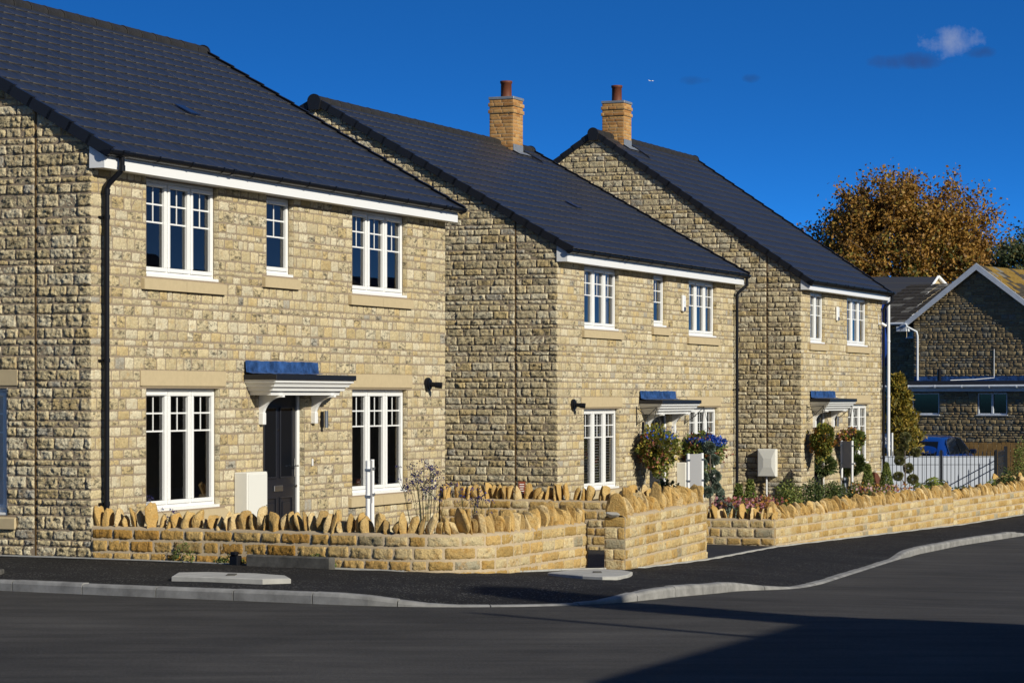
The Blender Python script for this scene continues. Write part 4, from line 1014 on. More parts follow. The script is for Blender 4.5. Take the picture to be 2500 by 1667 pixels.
# dark slab and black drain outlet at the foot of the curved wall
c = Vector((-3.05, 30.22, .02)); rz = math.atan2(-.45, .82)
t = empty('stone_slab', (-3.02, 30.2, -.02), rz, 'long dark weathered slab lying against the foot of the curved wall', 'slab')
MB().box(0, 1.15, -.09, .03, -.08, .135, 0, None, .015).build('slab', M['dtrough'], t)
m = MB(); m.box(-.02, .10, -.10, .0, -.06, .12, 0, None, .012); m.box(.0, .08, -.11, -.04, .12, .165, 0, None, .01)
o = m.build('drain_outlet', M['black']); o.location = (-3.2, 30.28, -.02); o.rotation_euler = (0, 0, rz); tag(o, 'small black plastic drain outlet at the left end of the dark slab', 'drain outlet')
def slab(name, pts, h, label, cat, mt, mark=True):
    c = np.mean(np.array(pts), 0); zc = float(zg(c[0], c[1])); o = empty(name, (c[0], c[1], zc), 0, label, cat)
    P = chaikin(pts + [pts[0]], 1)[:-1]; n = len(P)
    V = [(p[0] - c[0], p[1] - c[1], float(zg(*p)) - zc - .05) for p in P] + [(p[0] - c[0], p[1] - c[1], float(zg(*p)) - zc + h - .008) for p in P] + [((p[0] - c[0]) * .97, (p[1] - c[1]) * .97, float(zg(*p)) - zc + h) for p in P]
    m = MB(); m.add(V, [tuple(range(2 * n, 3 * n))] + [(k, (k + 1) % n, n + (k + 1) % n, n + k) for k in range(n)] + [(n + k, n + (k + 1) % n, 2 * n + (k + 1) % n, 2 * n + k) for k in range(n)]); m.build('surround', mt, o)
    if mark: MB().box(-.05, .05, -.10, .10, h + .001, h + .012, 0, None, .004).build('lid_handle', M['dtrough'], o)
    return o
slab('manhole_cover', [(-3.56, 27.4), (-3.58, 28.2), (-2.42, 27.75), (-2.24, 26.85)], .05, 'long pale concrete manhole surround standing proud of the pavement in front of the curved wall', 'manhole cover', M['edge'])
slab('manhole_cover', [(.40, 29.5), (.85, 31.2), (1.45, 30.9), (1.25, 28.9), (.9, 28.5)], .035, 'flat pale concrete manhole slab at the gap between curved wall and taller wall', 'manhole cover', M['edge'])
m = MB().box(-.5, .09, -.14, .14, -.05, .055, 0, None, .01); m.box(-.45, .04, -.1, .1, .055, .065); o = m.build('drain_cover', M['dtrough']); o.location = (-5.62, 28.4, .0); tag(o, 'dark drain cover on the pavement at the left edge', 'drain cover')
m = MB().box(-.055, .055, -.006, .006, 0, .26, 0, None, .003); m.box(-.01, .01, .006, .02, -.6, .2)
o = m.build('plate', M['rust']); x, y, z = W(1274, 1192, 40.6); o.location = (x, y, z - .15)
t = empty('marker_sign', (x, y, z - .15), 0, 'small red brown marker plate behind the straight wall, in front of the middle house gable', 'marker sign'); o.parent = t; o.location = (0, 0, 0)
m = MB()
for k, w in enumerate((.07, .07, .05, .07, .06)): m.box(-w / 2, w / 2, -.0075, -.0065, .21 - k * .035, .222 - k * .035)
m.build('plate_lettering', M['white'], t)

# ------------------------------------------------------------ foliage
def leafcloud(name, P, size, cols, mt, parent=None, seed=0, asp=.55, droop=None, var=.25, up=.0, low=None):
    r_ = np.random.default_rng(seed); P = np.asarray(P, float); n = len(P)
    a = r_.normal(size=(n, 3)); a[:, 2] += up
    if droop is not None: a[:, 2] -= droop
    a /= np.linalg.norm(a, axis=1)[:, None]; b = r_.normal(size=(n, 3)); b = np.cross(a, b); b /= np.linalg.norm(b, axis=1)[:, None]; c = np.cross(a, b)
    s = (size * r_.uniform(.65, 1.35, n))[:, None]
    V = np.empty((n, 4, 3)); V[:, 0] = P; V[:, 1] = P + a * s * .5 + b * s * asp * .5 + c * s * .1; V[:, 2] = P + a * s; V[:, 3] = P + a * s * .5 - b * s * asp * .5 + c * s * .1
    F = np.arange(n * 4).reshape(n, 4); cw = np.array([q[1] for q in cols], float); ci = r_.choice(len(cols), n, p=cw / cw.sum())
    if low:                                               # the lower boughs keep the greener leaves
        t_ = np.clip((P[:, 2] - low[0]) / (low[1] - low[0]), 0, 1) + .18 * np.sin(P[:, 0] * 1.7 + P[:, 2]) + .15 * np.sin(P[:, 1] * 2.1 - P[:, 2] * 1.3); g_ = r_.random(n) > t_ + .12; ci = np.where(g_, len(cols) - 1 - r_.integers(0, 2, n), ci % (len(cols) - 2))
    C = np.array([q[0] for q in cols])[ci] * r_.uniform(1 - var, 1 + var, (n, 1))
    C = np.repeat(np.concatenate([C, np.ones((n, 1))], 1), 4, axis=0)
    return mesh_np(name, V.reshape(-1, 3), F, mt, parent, C)
def blob(n, r, seed, shell=.55, lumps=7, amp=.22, cone=False, squash=1):
    """points through an uneven ball or cone of half sizes r"""
    r_ = np.random.default_rng(seed); d_ = r_.normal(size=(n, 3)); d_ /= np.linalg.norm(d_, axis=1)[:, None]
    k = np.ones(n)
    for _ in range(lumps): w = r_.normal(size=3) * 2.6; k += amp / lumps * 2.2 * np.sin(d_ @ w + r_.uniform(0, 6))
    rad = (shell + (1 - shell) * r_.random(n) ** .6) * k
    if cone:
        h = r_.random(n) ** .65; t = r_.uniform(0, 6.283, n); rr = (1 - h) * .95 + .06; q = shell + (1 - shell) * r_.random(n)
        h = 1 - h; h = 1 - h
        return np.stack([np.cos(t) * (1 - h) * q * r[0] + .03 * np.cos(t), np.sin(t) * (1 - h) * q * r[1] + .03 * np.sin(t), h * 2 * r[2]], 1)
    return d_ * rad[:, None] * np.array(r)
G_DARK = [((0.056, 0.088, 0.029), 4), ((0.088, 0.120, 0.032), 3), ((0.144, 0.160, 0.048), 1.5)]
G_MID = [((0.112, 0.160, 0.040), 4), ((0.176, 0.208, 0.048), 3), ((0.288, 0.288, 0.080), 1.5)]
G_YEL = [((0.256, 0.240, 0.048), 4), ((0.400, 0.320, 0.056), 3), ((0.160, 0.160, 0.032), 2)]
G_GREY = [((0.144, 0.192, 0.152), 4), ((0.224, 0.272, 0.216), 3), ((0.080, 0.112, 0.080), 2)]
G_RED = [((.24, .08, .045), 3), ((.36, .15, .10), 2), ((.14, .06, .05), 2)]
G_BLUE = [((.02, .065, .36), 4), ((.04, .12, .52), 2)]
G_ORA = [((.42, .22, .04), 4), ((.32, .13, .03), 3), ((.16, .14, .03), 2)]
G_OAK = [((.33, .175, .034), 4), ((.21, .105, .02), 4), ((.42, .26, .06), 1.8), ((.22, .16, .03), 2), ((.16, .145, .03), 4), ((.085, .09, .02), 3)]
def shrub(name, loc, r, n, size, cols, label, cat, group=None, seed=0, cone=False, stem=True, mt='leaf', shell=.5, amp=.3, asp=.55):
    t = empty(name, loc, 0, label, cat, group)
    P = blob(n, r, seed, shell, 7, amp, cone); P[:, 2] += 0 if cone else r[2]
    P = P[P[:, 2] > -.02]
    leafcloud('foliage', P, size, cols, M[mt], t, seed + 1, asp)
    if stem:
        m = MB(); rr = random.Random(seed)
        for k in range(5):
            a = rr.uniform(0, 6.28); q = .55; m.tube([(0, 0, -.08), (math.cos(a) * r[0] * .25, math.sin(a) * r[1] * .25, r[2] * .7), (math.cos(a) * r[0] * q, math.sin(a) * r[1] * q, r[2] * 1.3 if not cone else r[2] * .9)], [.012, .009, .005], 5)
        m.build('stem', M['stem'], t)
    return t
def gz(x, y): return float(zg(x, y))

def tree(name, base, label, hgt, crown_c, crown_r, nleaf, lsize, cols, seed, cat='tree', twigs=True, trunk_r=.45, droop=None, tips=420, spread=.55, solid=.35):
    """trunk and limbs grown towards points on the crown, leaves clustered round the twigs"""
    r_ = np.random.default_rng(seed); T = empty(name, base, 0, label, cat); c = np.array(crown_c, float); cr = np.array(crown_r, float)
    d_ = r_.normal(size=(tips, 3)); d_[:, 2] = np.abs(d_[:, 2]) * 1.0 - .25; d_ /= np.linalg.norm(d_, axis=1)[:, None]
    k = np.ones(tips)
    for _ in range(8): w = r_.normal(size=3) * 3.2; k += .055 * np.sin(d_ @ w + r_.uniform(0, 6))
    tip = c + d_ * cr * (k * r_.uniform(.45, 1.0, tips) ** .6)[:, None]
    m = MB(); fork = np.array([0, 0, c[2] - cr[2] * .62]); m.tube([(0, 0, -1), tuple(fork * .5), tuple(fork)], [trunk_r * 1.25, trunk_r, trunk_r * .85], 10)
    nl = 14; limbs = []
    for i in range(nl):
        a = i / nl * 6.283 + r_.uniform(-.2, .2); el = r_.uniform(.25, 1.35); e = c + cr * np.array([math.cos(a) * math.cos(el), math.sin(a) * math.cos(el), math.sin(el)]) * .62
        mid = (fork + e) / 2 + r_.normal(0, .06, 3) * cr; m.tube([tuple(fork), tuple(mid), tuple(e)], [trunk_r * .5, trunk_r * .3, trunk_r * .14], 6); limbs += [mid, e, (mid + e) / 2]
    m.build('trunk', M['bark'], T); limbs = np.array(limbs)
    m = MB()
    for q in tip:
        j = np.argmin(((limbs - q) ** 2).sum(1)); b = limbs[j]; md = (b + q) / 2 + r_.normal(0, .05, 3) * cr
        m.tube([tuple(b), tuple(md), tuple(q + (q - c) * r_.uniform(0, .05))], [trunk_r * .10, trunk_r * .06, trunk_r * .02], 4, caps=False)
    m.build('branches', M['bark'], T)
    ci = r_.integers(0, tips, nleaf); tpar = r_.random(nleaf) ** .7
    b = limbs[np.array([np.argmin(((limbs - q) ** 2).sum(1)) for q in tip])][ci]
    P = b + (tip[ci] - b) * (solid + (1 - solid) * tpar)[:, None] * r_.uniform(.85, 1.08, (nleaf, 1)) + r_.normal(0, 1, (nleaf, 3)) * spread * np.array([1, 1, .7])
    leafcloud('crown', P, lsize, cols, M['leaf'], T, seed + 3, .7, droop, low=(c[2] - cr[2] * .45, c[2] + cr[2] * .55) if len(cols) > 5 else None)
    return T
x, y, z = W(2195, 700, 180)
tree('oak_tree', (x, y, -1), 'big round autumn tree with orange brown leaves rising behind the roofs', 18, (0, 0, 9.2), (7.6, 7.0, 8.9), 115000, .225, G_OAK, 301, trunk_r=.5, tips=1050, spread=.33)
x, y, z = W(2512, 640, 165)
tree('birch_tree', (x, y, -1), 'dark green drooping tree cut by the right edge of the picture', 14, (0, 0, 8.8), (2.9, 2.9, 5.2), 15000, .2, [((.05, .07, .03), 4), ((.08, .09, .03), 2), ((.13, .11, .03), 1)], 311, trunk_r=.25, droop=1.3, tips=240, spread=.3)

# golden conifer between the farthest house and the neighbour
x, y, z = W(2192, 1100, 78)
t = empty('golden_conifer', (x, y, -.75), 0, 'golden yellow feathery conifer beside the white pole', 'conifer'); r_ = np.random.default_rng(321); n = 9000
h = r_.random(n) ** .8; a = r_.uniform(0, 6.283, n); lay = (np.sin(h * 34 + a * 2) * .5 + .5); rad = (1 - h) ** .75 * 1.05 * (.35 + .65 * r_.random(n) ** .5) * (.75 + .35 * lay) + .05
leafcloud('foliage', np.stack([np.cos(a) * rad, np.sin(a) * rad, .2 + h * 3.1], 1), .14, [((.30, .22, .03), 4), ((.20, .17, .03), 3), ((.38, .26, .05), 2), ((.10, .10, .02), 2)], M['leaf'], t, 322, .35, up=.5)
MB().tube([(0, 0, 0), (0, 0, 3)], [.09, .02], 7).build('trunk', M['bark'], t)

# clipped cloud trees
def cloud_tree(loc, balls, top, label, seed, cols=G_GREY):
    t = empty('cloud_pruned_tree', loc, 0, label, 'topiary tree', 'cloud pruned topiary trees'); m = MB(); m.tube([(0, 0, -.1), (.01, 0, top * .5), (0, .01, top)], [.022, .018, .012], 7)
    for k, (bx, by, bz, br) in enumerate(balls):
        if abs(bx) + abs(by) > .04: m.tube([(0, 0, max(.05, bz - .16)), (bx * .6, by * .6, bz - .06), (bx, by, bz)], [.012, .01, .008], 5)
    m.build('stem', M['bark'], t)
    for k, (bx, by, bz, br) in enumerate(balls):
        o = leafcloud('clipped_ball', blob(2600, (br, br, br * .95), seed + k, .5, 5, .1), .034, cols, M['box'], t, seed + k, .5); o.location = (bx, by, bz)
    return t
def px_ball(px, py, r, Y, bx, bz, dy=0): p = W(px, py, Y); return (p[0] - bx, dy, p[2] - bz, r / 6395 * Y * .84)
Y = 46.2; b = W(1733, 1240, Y); b = (b[0], Y, gz(b[0], Y)); 
cloud_tree(b, [px_ball(*q, Y, b[0], b[2], d_) for q, d_ in (((1732, 1093, 15), 0), ((1711, 1131, 14), -.05), ((1743, 1122, 13), .1), ((1745, 1163, 17), .05), ((1716, 1165, 14), -.05), ((1727, 1200, 13), .0), ((1748, 1190, 14), .1), ((1715, 1190, 10), .05), ((1760, 1235, 12), .1))], b and (1.93 - (1093 - 968) * Y / 6395 - b[2]), 'cloud pruned topiary in front of the grey sign by the middle house', 401)
Y = 62.5; b = W(2209, 1200, Y); b = (b[0], Y, gz(b[0], Y))
cloud_tree(b, [px_ball(*q, Y, b[0], b[2], d_) for q, d_ in (((2210, 1068, 15), 0), ((2207, 1090, 12), .05), ((2236, 1104, 12), 0), ((2198, 1108, 13), .1), ((2196, 1124, 12), 0), ((2219, 1143, 13), .1), ((2193, 1162, 12), 0), ((2230, 1170, 14), .1))], 1.93 - (1068 - 968) * Y / 6395 - b[2], 'taller cloud pruned topiary in front of the railings and the blue car', 421, [((.18, .185, .08), 3), ((.26, .25, .10), 3), ((.10, .11, .05), 2)])
# clipped cones
for i, (px, pt, Y, hw, lb) in enumerate(((1759, 1193, 46.4, 18, 'grey green clipped cone beside the first cloud pruned topiary'), (1803, 1183, 48.0, 19, 'dark green clipped cone, left one of the touching pair by the gable'), (1832, 1172, 49.0, 18, 'dark green clipped cone, right one of the touching pair, next to the meter cupboard post'), (2119, 1134, 60.0, 18, 'dark green clipped cone below the far ground floor window'), (2164, 1130, 62.0, 18, 'dark green clipped cone at the foot of the last downpipe'))):
    x, y, z = W(px, pt, Y); g = gz(x, y); h = z - g
    shrub('clipped_cone', (x, y, g), (hw / 6395 * Y * 1.75, hw / 6395 * Y * 1.6, h / 2), 4200, .040, G_GREY if i == 0 else G_MID, lb, 'clipped shrub', 'clipped cone shrubs', 440 + i, True, True, 'box', .75)
# lollipop bays either side of the far door
for px, lb in ((2008, 'round headed bay tree left of the farthest front door'), (2078, 'round headed bay tree right of the farthest front door, behind the grey sign')):
    Y = 61.6 if px < 2050 else 63.2; x, y, z = W(px, 1135, Y); g = gz(x, y)
    t = empty('bay_tree', (x, y, g), 0, lb, 'bay tree', 'round headed bay trees'); P = blob(1500, (.26, .26, .2), px, .5, 6, .2); P[:, 2] += z - g
    leafcloud('foliage', P, .10, G_DARK, M['leaf'], t, px, .35); MB().tube([(0, 0, -.05), (0, 0, z - g)], .02, 7).build('stem', M['bark'], t)
    m = MB().lathe([(.10, 0), (.14, .02), (.17, .28), (.19, .3), (.17, .3), (.15, .26), (0, .26)]); m.build('pot', M['dtrough'], t)

# hanging baskets
def basket(H, o_, zd, lx, reach, px, py, rad, tall, cols1, cols2, blue, label, seed):
    th = R(22.13); S_, C_ = math.sin(th), math.cos(th); x = o_[0] + S_ * lx + C_ * reach; y = o_[1] + C_ * lx - S_ * reach; Y = y
    ztop = 2.0 + zd; zc = 1.93 - (py - 968) * Y / 6395; t = empty('hanging_basket', (x, y, ztop - .02), 0, label, 'hanging basket', 'flower baskets by the front doors')
    z0 = zc - ztop + .02
    m = MB()
    for k in range(3): a = k * 2.09; m.tube([(0, 0, 0), (.17 * math.cos(a), .17 * math.sin(a), z0 + tall * .25)], .006, 5)
    m.build('chain', M['wire'], t)
    MB().lathe([(.02, -.17), (.12, -.13), (.18, -.04), (.19, .0), (.17, 0), (.0, -.02)], (0, 0, z0 + tall * .15), 16).build('basket', M['dtrough'], t)
    P = np.concatenate([blob(2600, (rad, rad, tall * .42), seed, .35, 9, .4), blob(900, (rad * .7, rad * .7, tall * .55), seed + 2, .3, 9, .5) - np.array([0, 0, tall * .25])]); P[:, 2] += z0
    leafcloud('foliage', P, .062, cols1, M['leaf'], t, seed, .8)
    Q = blob(420, (rad * 1.1, rad * 1.1, tall * .46), seed + 5, .8, 9, .5); Q = Q[(Q[:, 0] < rad * .3) | (Q[:, 2] < 0)]; Q[:, 2] += z0; leafcloud('flowers', Q, .055, cols2, M['petal'], t, seed + 6, .95)
    if blue is not None:
        B = blob(1500, (rad * .95, rad * .95, tall * .22), seed + 8, .6, 7, .3); B[:, 2] += z0 + tall * blue[0]; B[:, 0] += blue[1]; leafcloud('blue_flowers', B[:int(blue[2])], .045, G_BLUE, M['petal'], t, seed + 9, .95)
basket(h2, H2o, -.28, 4.26, .43, 1600, 1092, .36, .82, G_YEL + G_MID, G_RED, (.28, .05, 140), 'big flower basket of yellow green trailing leaves and red flowers, left of the middle door', 501)
basket(h2, H2o, -.28, 7.27, .43, 1722, 1098, .37, .70, G_MID, G_RED, (.26, .03, 1500), 'flower basket topped with bright blue flowers, right of the middle door', 521)
basket(h3, H3o, -.28, .42, .41, 2013, 1070, .28, .72, G_YEL + G_MID, G_ORA, None, 'flower basket with orange flowers left of the farthest door', 541)
basket(h3, H3o, -.28, 2.98, .41, 2085, 1068, .27, .46, G_MID, G_RED + [((.5, .3, .04), 3)], None, 'flower basket with red leaves and a yellow tuft, right of the farthest door', 561)

# wispy purple flowers behind the curved wall
def verbena(x, y, n, hh, label, seed, sp=.35):
    r_ = random.Random(seed); g = gz(x, y); t = empty('purple_verbena', (x, y, g), 0, label, 'flowering plant', 'wispy purple flowering plants'); m = MB(); P = []
    for k in range(n):
        a = r_.uniform(0, 6.28); d_ = r_.uniform(.05, sp); h = hh * r_.uniform(.7, 1.0); p0 = Vector((math.cos(a) * d_ * .3, math.sin(a) * d_ * .3, -.05)); p1 = Vector((math.cos(a) * d_ * .7, math.sin(a) * d_ * .7, h * .6)); p2 = Vector((math.cos(a) * d_ + r_.uniform(-.05, .05), math.sin(a) * d_, h))
        m.tube([p0, p1, p2], [.004, .003, .0025], 4); P.append(p2)
        for q in range(3):
            b = p1.lerp(p2, r_.uniform(.1, .8)); e = b + Vector((r_.uniform(-.12, .12), r_.uniform(-.1, .1), r_.uniform(.06, .16))); m.tube([b, e], [.003, .002], 3); P.append(e)
    m.build('stem', M['stem'], t); rr = np.random.default_rng(seed); Q = np.concatenate([np.array(p)[None] + rr.normal(0, .014, (9, 3)) * np.array([1, 1, .5]) for p in P])
    leafcloud('flowers', Q, .022, [((.045, .045, .20), 4), ((.08, .055, .18), 2), ((.03, .03, .08), 3)], M['petal'], t, seed, .9)
    L_ = rr.normal(0, 1, (260, 3)) * np.array([sp * .4, sp * .4, hh * .2]); L_[:, 2] = np.abs(L_[:, 2]); leafcloud('leaves', L_, .05, G_DARK, M['leaf'], t, seed + 1, .3)
x, y, z = W(1040, 1200, 34.5); verbena(x, y, 22, 1.30, 'densest clump of wispy purple flowers, below the right ground floor window of the nearest house', 601, .42)
x, y, z = W(322, 1230, 32.6); verbena(x, y, 7, .86, 'thin purple flowers behind the wall between the downpipe and the left window', 611, .28)
x, y, z = W(420, 1230, 32.0); verbena(x, y, 3, .62, 'few purple flowers against the left ground floor window of the nearest house', 621, .12)
x, y, z = W(1150, 1250, 34.0); verbena(x, y, 7, .95, 'sparse purple flowers in front of the straight wall', 631, .4)

# planting behind the long wall
def bed(name, pts, wid, z, n, size, cols, seed, hgt, label, cat):
    f, L, _ = path_fn(pts); r_ = np.random.default_rng(seed); u = r_.random(n) * L; x, y, nx, ny = f(u); o_ = r_.random(n) * wid + .3
    hh = hgt * (.45 + .55 * (np.sin(u * 2.7) * .5 + .5) * r_.random(n) + .2 * np.sin(u * 7)); h = r_.random(n) ** .5 * np.abs(hh)
    X = x - nx * o_; Yy = y - ny * o_; P = np.stack([X, Yy, zg(X, Yy) + z + h], 1)
    return tag(leafcloud(name, P, size, cols, M['leaf'], None, seed, .6), label, cat, None, 'stuff')
LW = [(4.47, 44.42), (9.26, 55.0), (13.6, 64.3)]
bed('low_planting', LW, 1.3, .05, 9000, .07, G_MID + G_DARK + [((.3, .12, .03), 1.5)], 701, .42, 'low mixed leaves growing behind the long wall', 'plants')
bed('low_planting', [(2.9, 45.6), (4.35, 45.2)], 1.3, .05, 3600, .06, G_MID + G_ORA, 705, .42, 'low orange and green plants behind the short return of the long wall', 'plants')
r_ = np.random.default_rng(711)
def flowers(px0, px1, Y0, Y1, py, n, cols, seed, label):
    rr = np.random.default_rng(seed); t = rr.random(n); Y = Y0 + (Y1 - Y0) * t; px = px0 + (px1 - px0) * t; X = (px - 1250) / 6395 * Y + rr.normal(0, .12, n); Y = Y + rr.normal(0, .25, n); Z = 1.93 - (py - 968) * Y / 6395 + rr.normal(0, .05, n)
    return tag(leafcloud('bedding_flowers', np.stack([X, Y, Z], 1), .055, cols, M['petal'], None, seed, .95), label, 'flowers', None, 'stuff')
flowers(1750, 1900, 45.6, 47, 1228, 420, [((.45, .22, .25), 3), ((.30, .10, .10), 2), ((.4, .2, .05), 2)], 713, 'pink and rust bedding flowers in front of the clipped cones')
flowers(2090, 2240, 56, 60, 1192, 300, [((.55, .35, .36), 2), ((.45, .25, .06), 2), ((.30, .08, .06), 2)], 717, 'pink and orange bedding flowers between the far clipped cones')
SH = [(1925, 1200, 52, 34, 44, G_MID, 'variegated bushy shrub, first from the meter cupboard post', 0), (1985, 1188, 54.5, 38, 44, G_DARK, 'dark glossy shrub under the first bay tree', 1), (2037, 1184, 56, 34, 42, G_DARK, 'dark glossy shrub in front of the posts of the farthest grey sign', 2), (2085, 1196, 57, 24, 26, G_DARK, 'low dark shrub at the foot of the first far cone', 3), (2140, 1200, 58.5, 24, 20, G_MID, 'low shrub between the two far cones', 4), (1880, 1218, 49.5, 32, 26, G_ORA, 'low rust orange shrub beside the meter cupboard post', 5),
      (2350, 1192, 61, 40, 20, G_DARK, 'low dark shrub in front of the railings', 6), (2462, 1175, 61.5, 30, 48, G_DARK, 'leafy shrub beside the railings gate', 7), (2492, 1120, 63, 22, 100, G_MID, 'tall light leaved shrub at the right edge', 8), (2425, 1184, 60, 34, 28, G_MID, 'low spreading shrub in front of the gate', 9), (1628, 1190, 45.5, 34, 42, G_DARK, 'dark leafy shrub under the basket at the middle door', 10), (1784, 1240, 46, 18, 14, G_GREY, 'small round grey shrub behind the return wall', 11)]
for (px, py, Y, hw, hh, cols, lb, i) in SH:
    x, y, z = W(px, py, Y); zt_ = z + hh / 2 / 6395 * Y; g = min(gz(x, y), z - hh / 2 / 6395 * Y)
    shrub('garden_shrub', (x, y, g), (hw / 6395 * Y, .35, (zt_ - g) / 2), 2600 if i != 8 else 1500, .055 if i != 10 else .085, cols, lb, 'shrub', 'garden shrubs', 720 + i * 3, asp=.5, shell=.35)
# broad leaved fatsia
x, y, z = W(2288, 1170, 59); g = gz(x, y); t = empty('fatsia', (x, y, g), 0, 'broad leaved yellow green fatsia in front of the railings', 'shrub'); rr = random.Random(760); V = []; F = []; C = []; m = MB()
for k in range(46):
    a = rr.uniform(0, 6.28); d_ = rr.uniform(.1, .55); zz = rr.uniform(.3, .98) * (1 - d_ * .35); c = Vector((math.cos(a) * d_, math.sin(a) * d_ * .6, zz)); m.tube([(0, 0, 0), c * .6, c], .006, 4)
    nrm_ = Vector((math.cos(a) * .5, math.sin(a) * .5 - .3, 1)).normalized(); tx = nrm_.orthogonal().normalized(); ty = nrm_.cross(tx); tone = rr.uniform(.7, 1.3)
    for q in range(7):
        b = q / 7 * 5.2 + a; dr = tx * math.cos(b) + ty * math.sin(b); sd = nrm_.cross(dr); bb = len(V); s = rr.uniform(.13, .19)
        V += [c, c + dr * s * .5 + sd * s * .16, c + dr * s - nrm_ * s * .25, c + dr * s * .5 - sd * s * .16]; F.append((bb, bb + 1, bb + 2, bb + 3)); C += [[.17 * tone, .20 * tone, .035 * tone, 1]] * 4
mesh_np('foliage', [tuple(v) for v in V], F, M['leaf'], t, C); m.build('stem', M['stem'], t)
# weeds at the foot of the curved wall
f, L, _ = path_fn(p1); r_ = np.random.default_rng(771)
for (u0, u1, n, h, lb) in ((1.15, 1.45, 170, .30, 'thin tall weed at the foot of the curved wall near its left end'), (1.75, 2.15, 260, .12, 'flat green weed left of the dark slab'), (2.9, 3.35, 460, .17, 'bushy dark green weed at the right end of the dark slab'), (2.35, 2.9, 160, .06, 'low green weeds along the dark slab')):
    u = r_.uniform(u0, u1, n); x, y, nx, ny = f(u); k = 1 - np.abs(u - (u0 + u1) / 2) / (u1 - u0) * 1.6; X = x + nx * r_.uniform(.05, .16, n); Yy = y + ny * r_.uniform(.05, .16, n)
    Z = zg(X, Yy) + r_.random(n) * h * np.clip(k, .2, 1); o = leafcloud('weed', np.stack([X, Yy, Z], 1), .04, G_DARK + G_MID, M['leaf'], None, int(u0 * 100), .4, up=.6); tag(o, lb, 'weed', 'weeds at the wall foot')

# ------------------------------------------------------------ signs, bollard, pole, planter
def post_sign(label, A, B, ztop, zpanel, side=None, hpost=None, lines=False):
    """two white posts at A and B with a grey backed board between them"""
    cx, cy = (A[0] + B[0]) / 2, (A[1] + B[1]) / 2; t = empty('post_sign', (cx, cy, gz(cx, cy)), 0, label, 'sign', 'plot signs on white posts'); g = gz(cx, cy); a = Vector((A[0] - cx, A[1] - cy, 0)); b = Vector((B[0] - cx, B[1] - cy, 0))
    for p in (a, b):
        MB().tube([(p.x, p.y, -.1), (p.x, p.y, ztop - g)], .027, 12).build('post', M['white'], t)
    d_ = (b - a).normalized(); n_ = Vector((d_.y, -d_.x, 0)) * .006; a2 = a + d_ * .033; b2 = b - d_ * .033; V = [a2 - n_, b2 - n_, b2 + n_, a2 + n_]; z0, z1 = zpanel - g, ztop - g - .01
    m = MB(); m.add([(v.x, v.y, z0) for v in V] + [(v.x, v.y, z1) for v in V], [(0, 1, 5, 4), (1, 2, 6, 5), (2, 3, 7, 6), (3, 0, 4, 7), (4, 5, 6, 7), (3, 2, 1, 0)]); m.build('sign_panel', M['greyp'], t)
    m = MB()
    for zz in (z0 + .1, z1 - .1):
        for p, s_ in ((a, 1), (b, -1)): m.box(p.x - .036, p.x + .036, p.y - .036, p.y + .036, zz - .015, zz + .015)
    m.build('clip', M['steel'], t)
    return t
A = W(898, 1300, 31.3); B = W(908.5, 1120, 32.0); post_sign('plot sign seen edge on, in front of the nearest house', A[:2], B[:2], W(908, 1121, 32)[2], W(900, 1232, 31.3)[2])
A = W(1680, 1107, 44.8); B = W(1714, 1107, 45.3); post_sign('grey backed plot sign beside the topiary, at the middle house', A[:2], B[:2], A[2], W(1680, 1188, 44.8)[2])
A = W(2055, 1075, 59.0); B = W(2080.5, 1075, 58.6); post_sign('grey backed plot sign on long white posts, in front of the farthest door', A[:2], B[:2], A[2], W(2055, 1141, 59)[2])
x, y, z = W(2071, 1205, 56.5); t = empty('bollard_light', (x, y, gz(x, y)), 0, 'steel bollard light leaning slightly behind the long wall', 'bollard light'); t.rotation_euler = (0, R(-6), 0); hb = W(2066, 1165, 56.5)[2] - gz(x, y)
MB().tube([(0, 0, -.05), (0, 0, hb - .12)], .055, 14).build('bollard_post', M['steel'], t); MB().tube([(0, 0, hb - .12), (0, 0, hb - .05)], .05, 14).build('lens', M['dglass'], t); MB().tube([(0, 0, hb - .05), (0, 0, hb)], .06, 14).build('bollard_cap', M['steel'], t)
x, y, z = W(2169, 725, 71); t = empty('flagpole', (x, y, -.7), 0, 'tall white flagpole just right of the last downpipe', 'flagpole'); MB().tube([(0, 0, 0), (0, 0, 2.0 + .7), (0, 0, z + .7)], .045, 14).build('pole', M['white'], t)
for zz in (1.2, 2.6, 4.1): MB().tube([(0, 0, zz), (0, 0, zz + .05)], .052, 14).build('pole_collar', M['white'], t)
fl = MB(); n = 14; V = []
zt_, zb_ = W(0, 742, 71)[2], W(0, 893, 71)[2]
for i in range(n + 1):
    for j in range(7):
        q = j / 6; V.append((x - .05 - q * .42, y + .04 + .05 * math.sin(i * .5 + q * 5) - .02, zt_ + (zb_ - zt_) * i / n - q * .06 * (1 if i < n else 3)))
fl.add(V, [(i * 7 + j, (i + 1) * 7 + j, (i + 1) * 7 + j + 1, i * 7 + j + 1) for i in range(n) for j in range(6)], 0, True)
o = fl.build('flag', M['flag']); tag(o, 'long navy blue flag hanging from the white flagpole', 'flag'); md = o.modifiers.new('s', 'SOLIDIFY'); md.thickness = .004
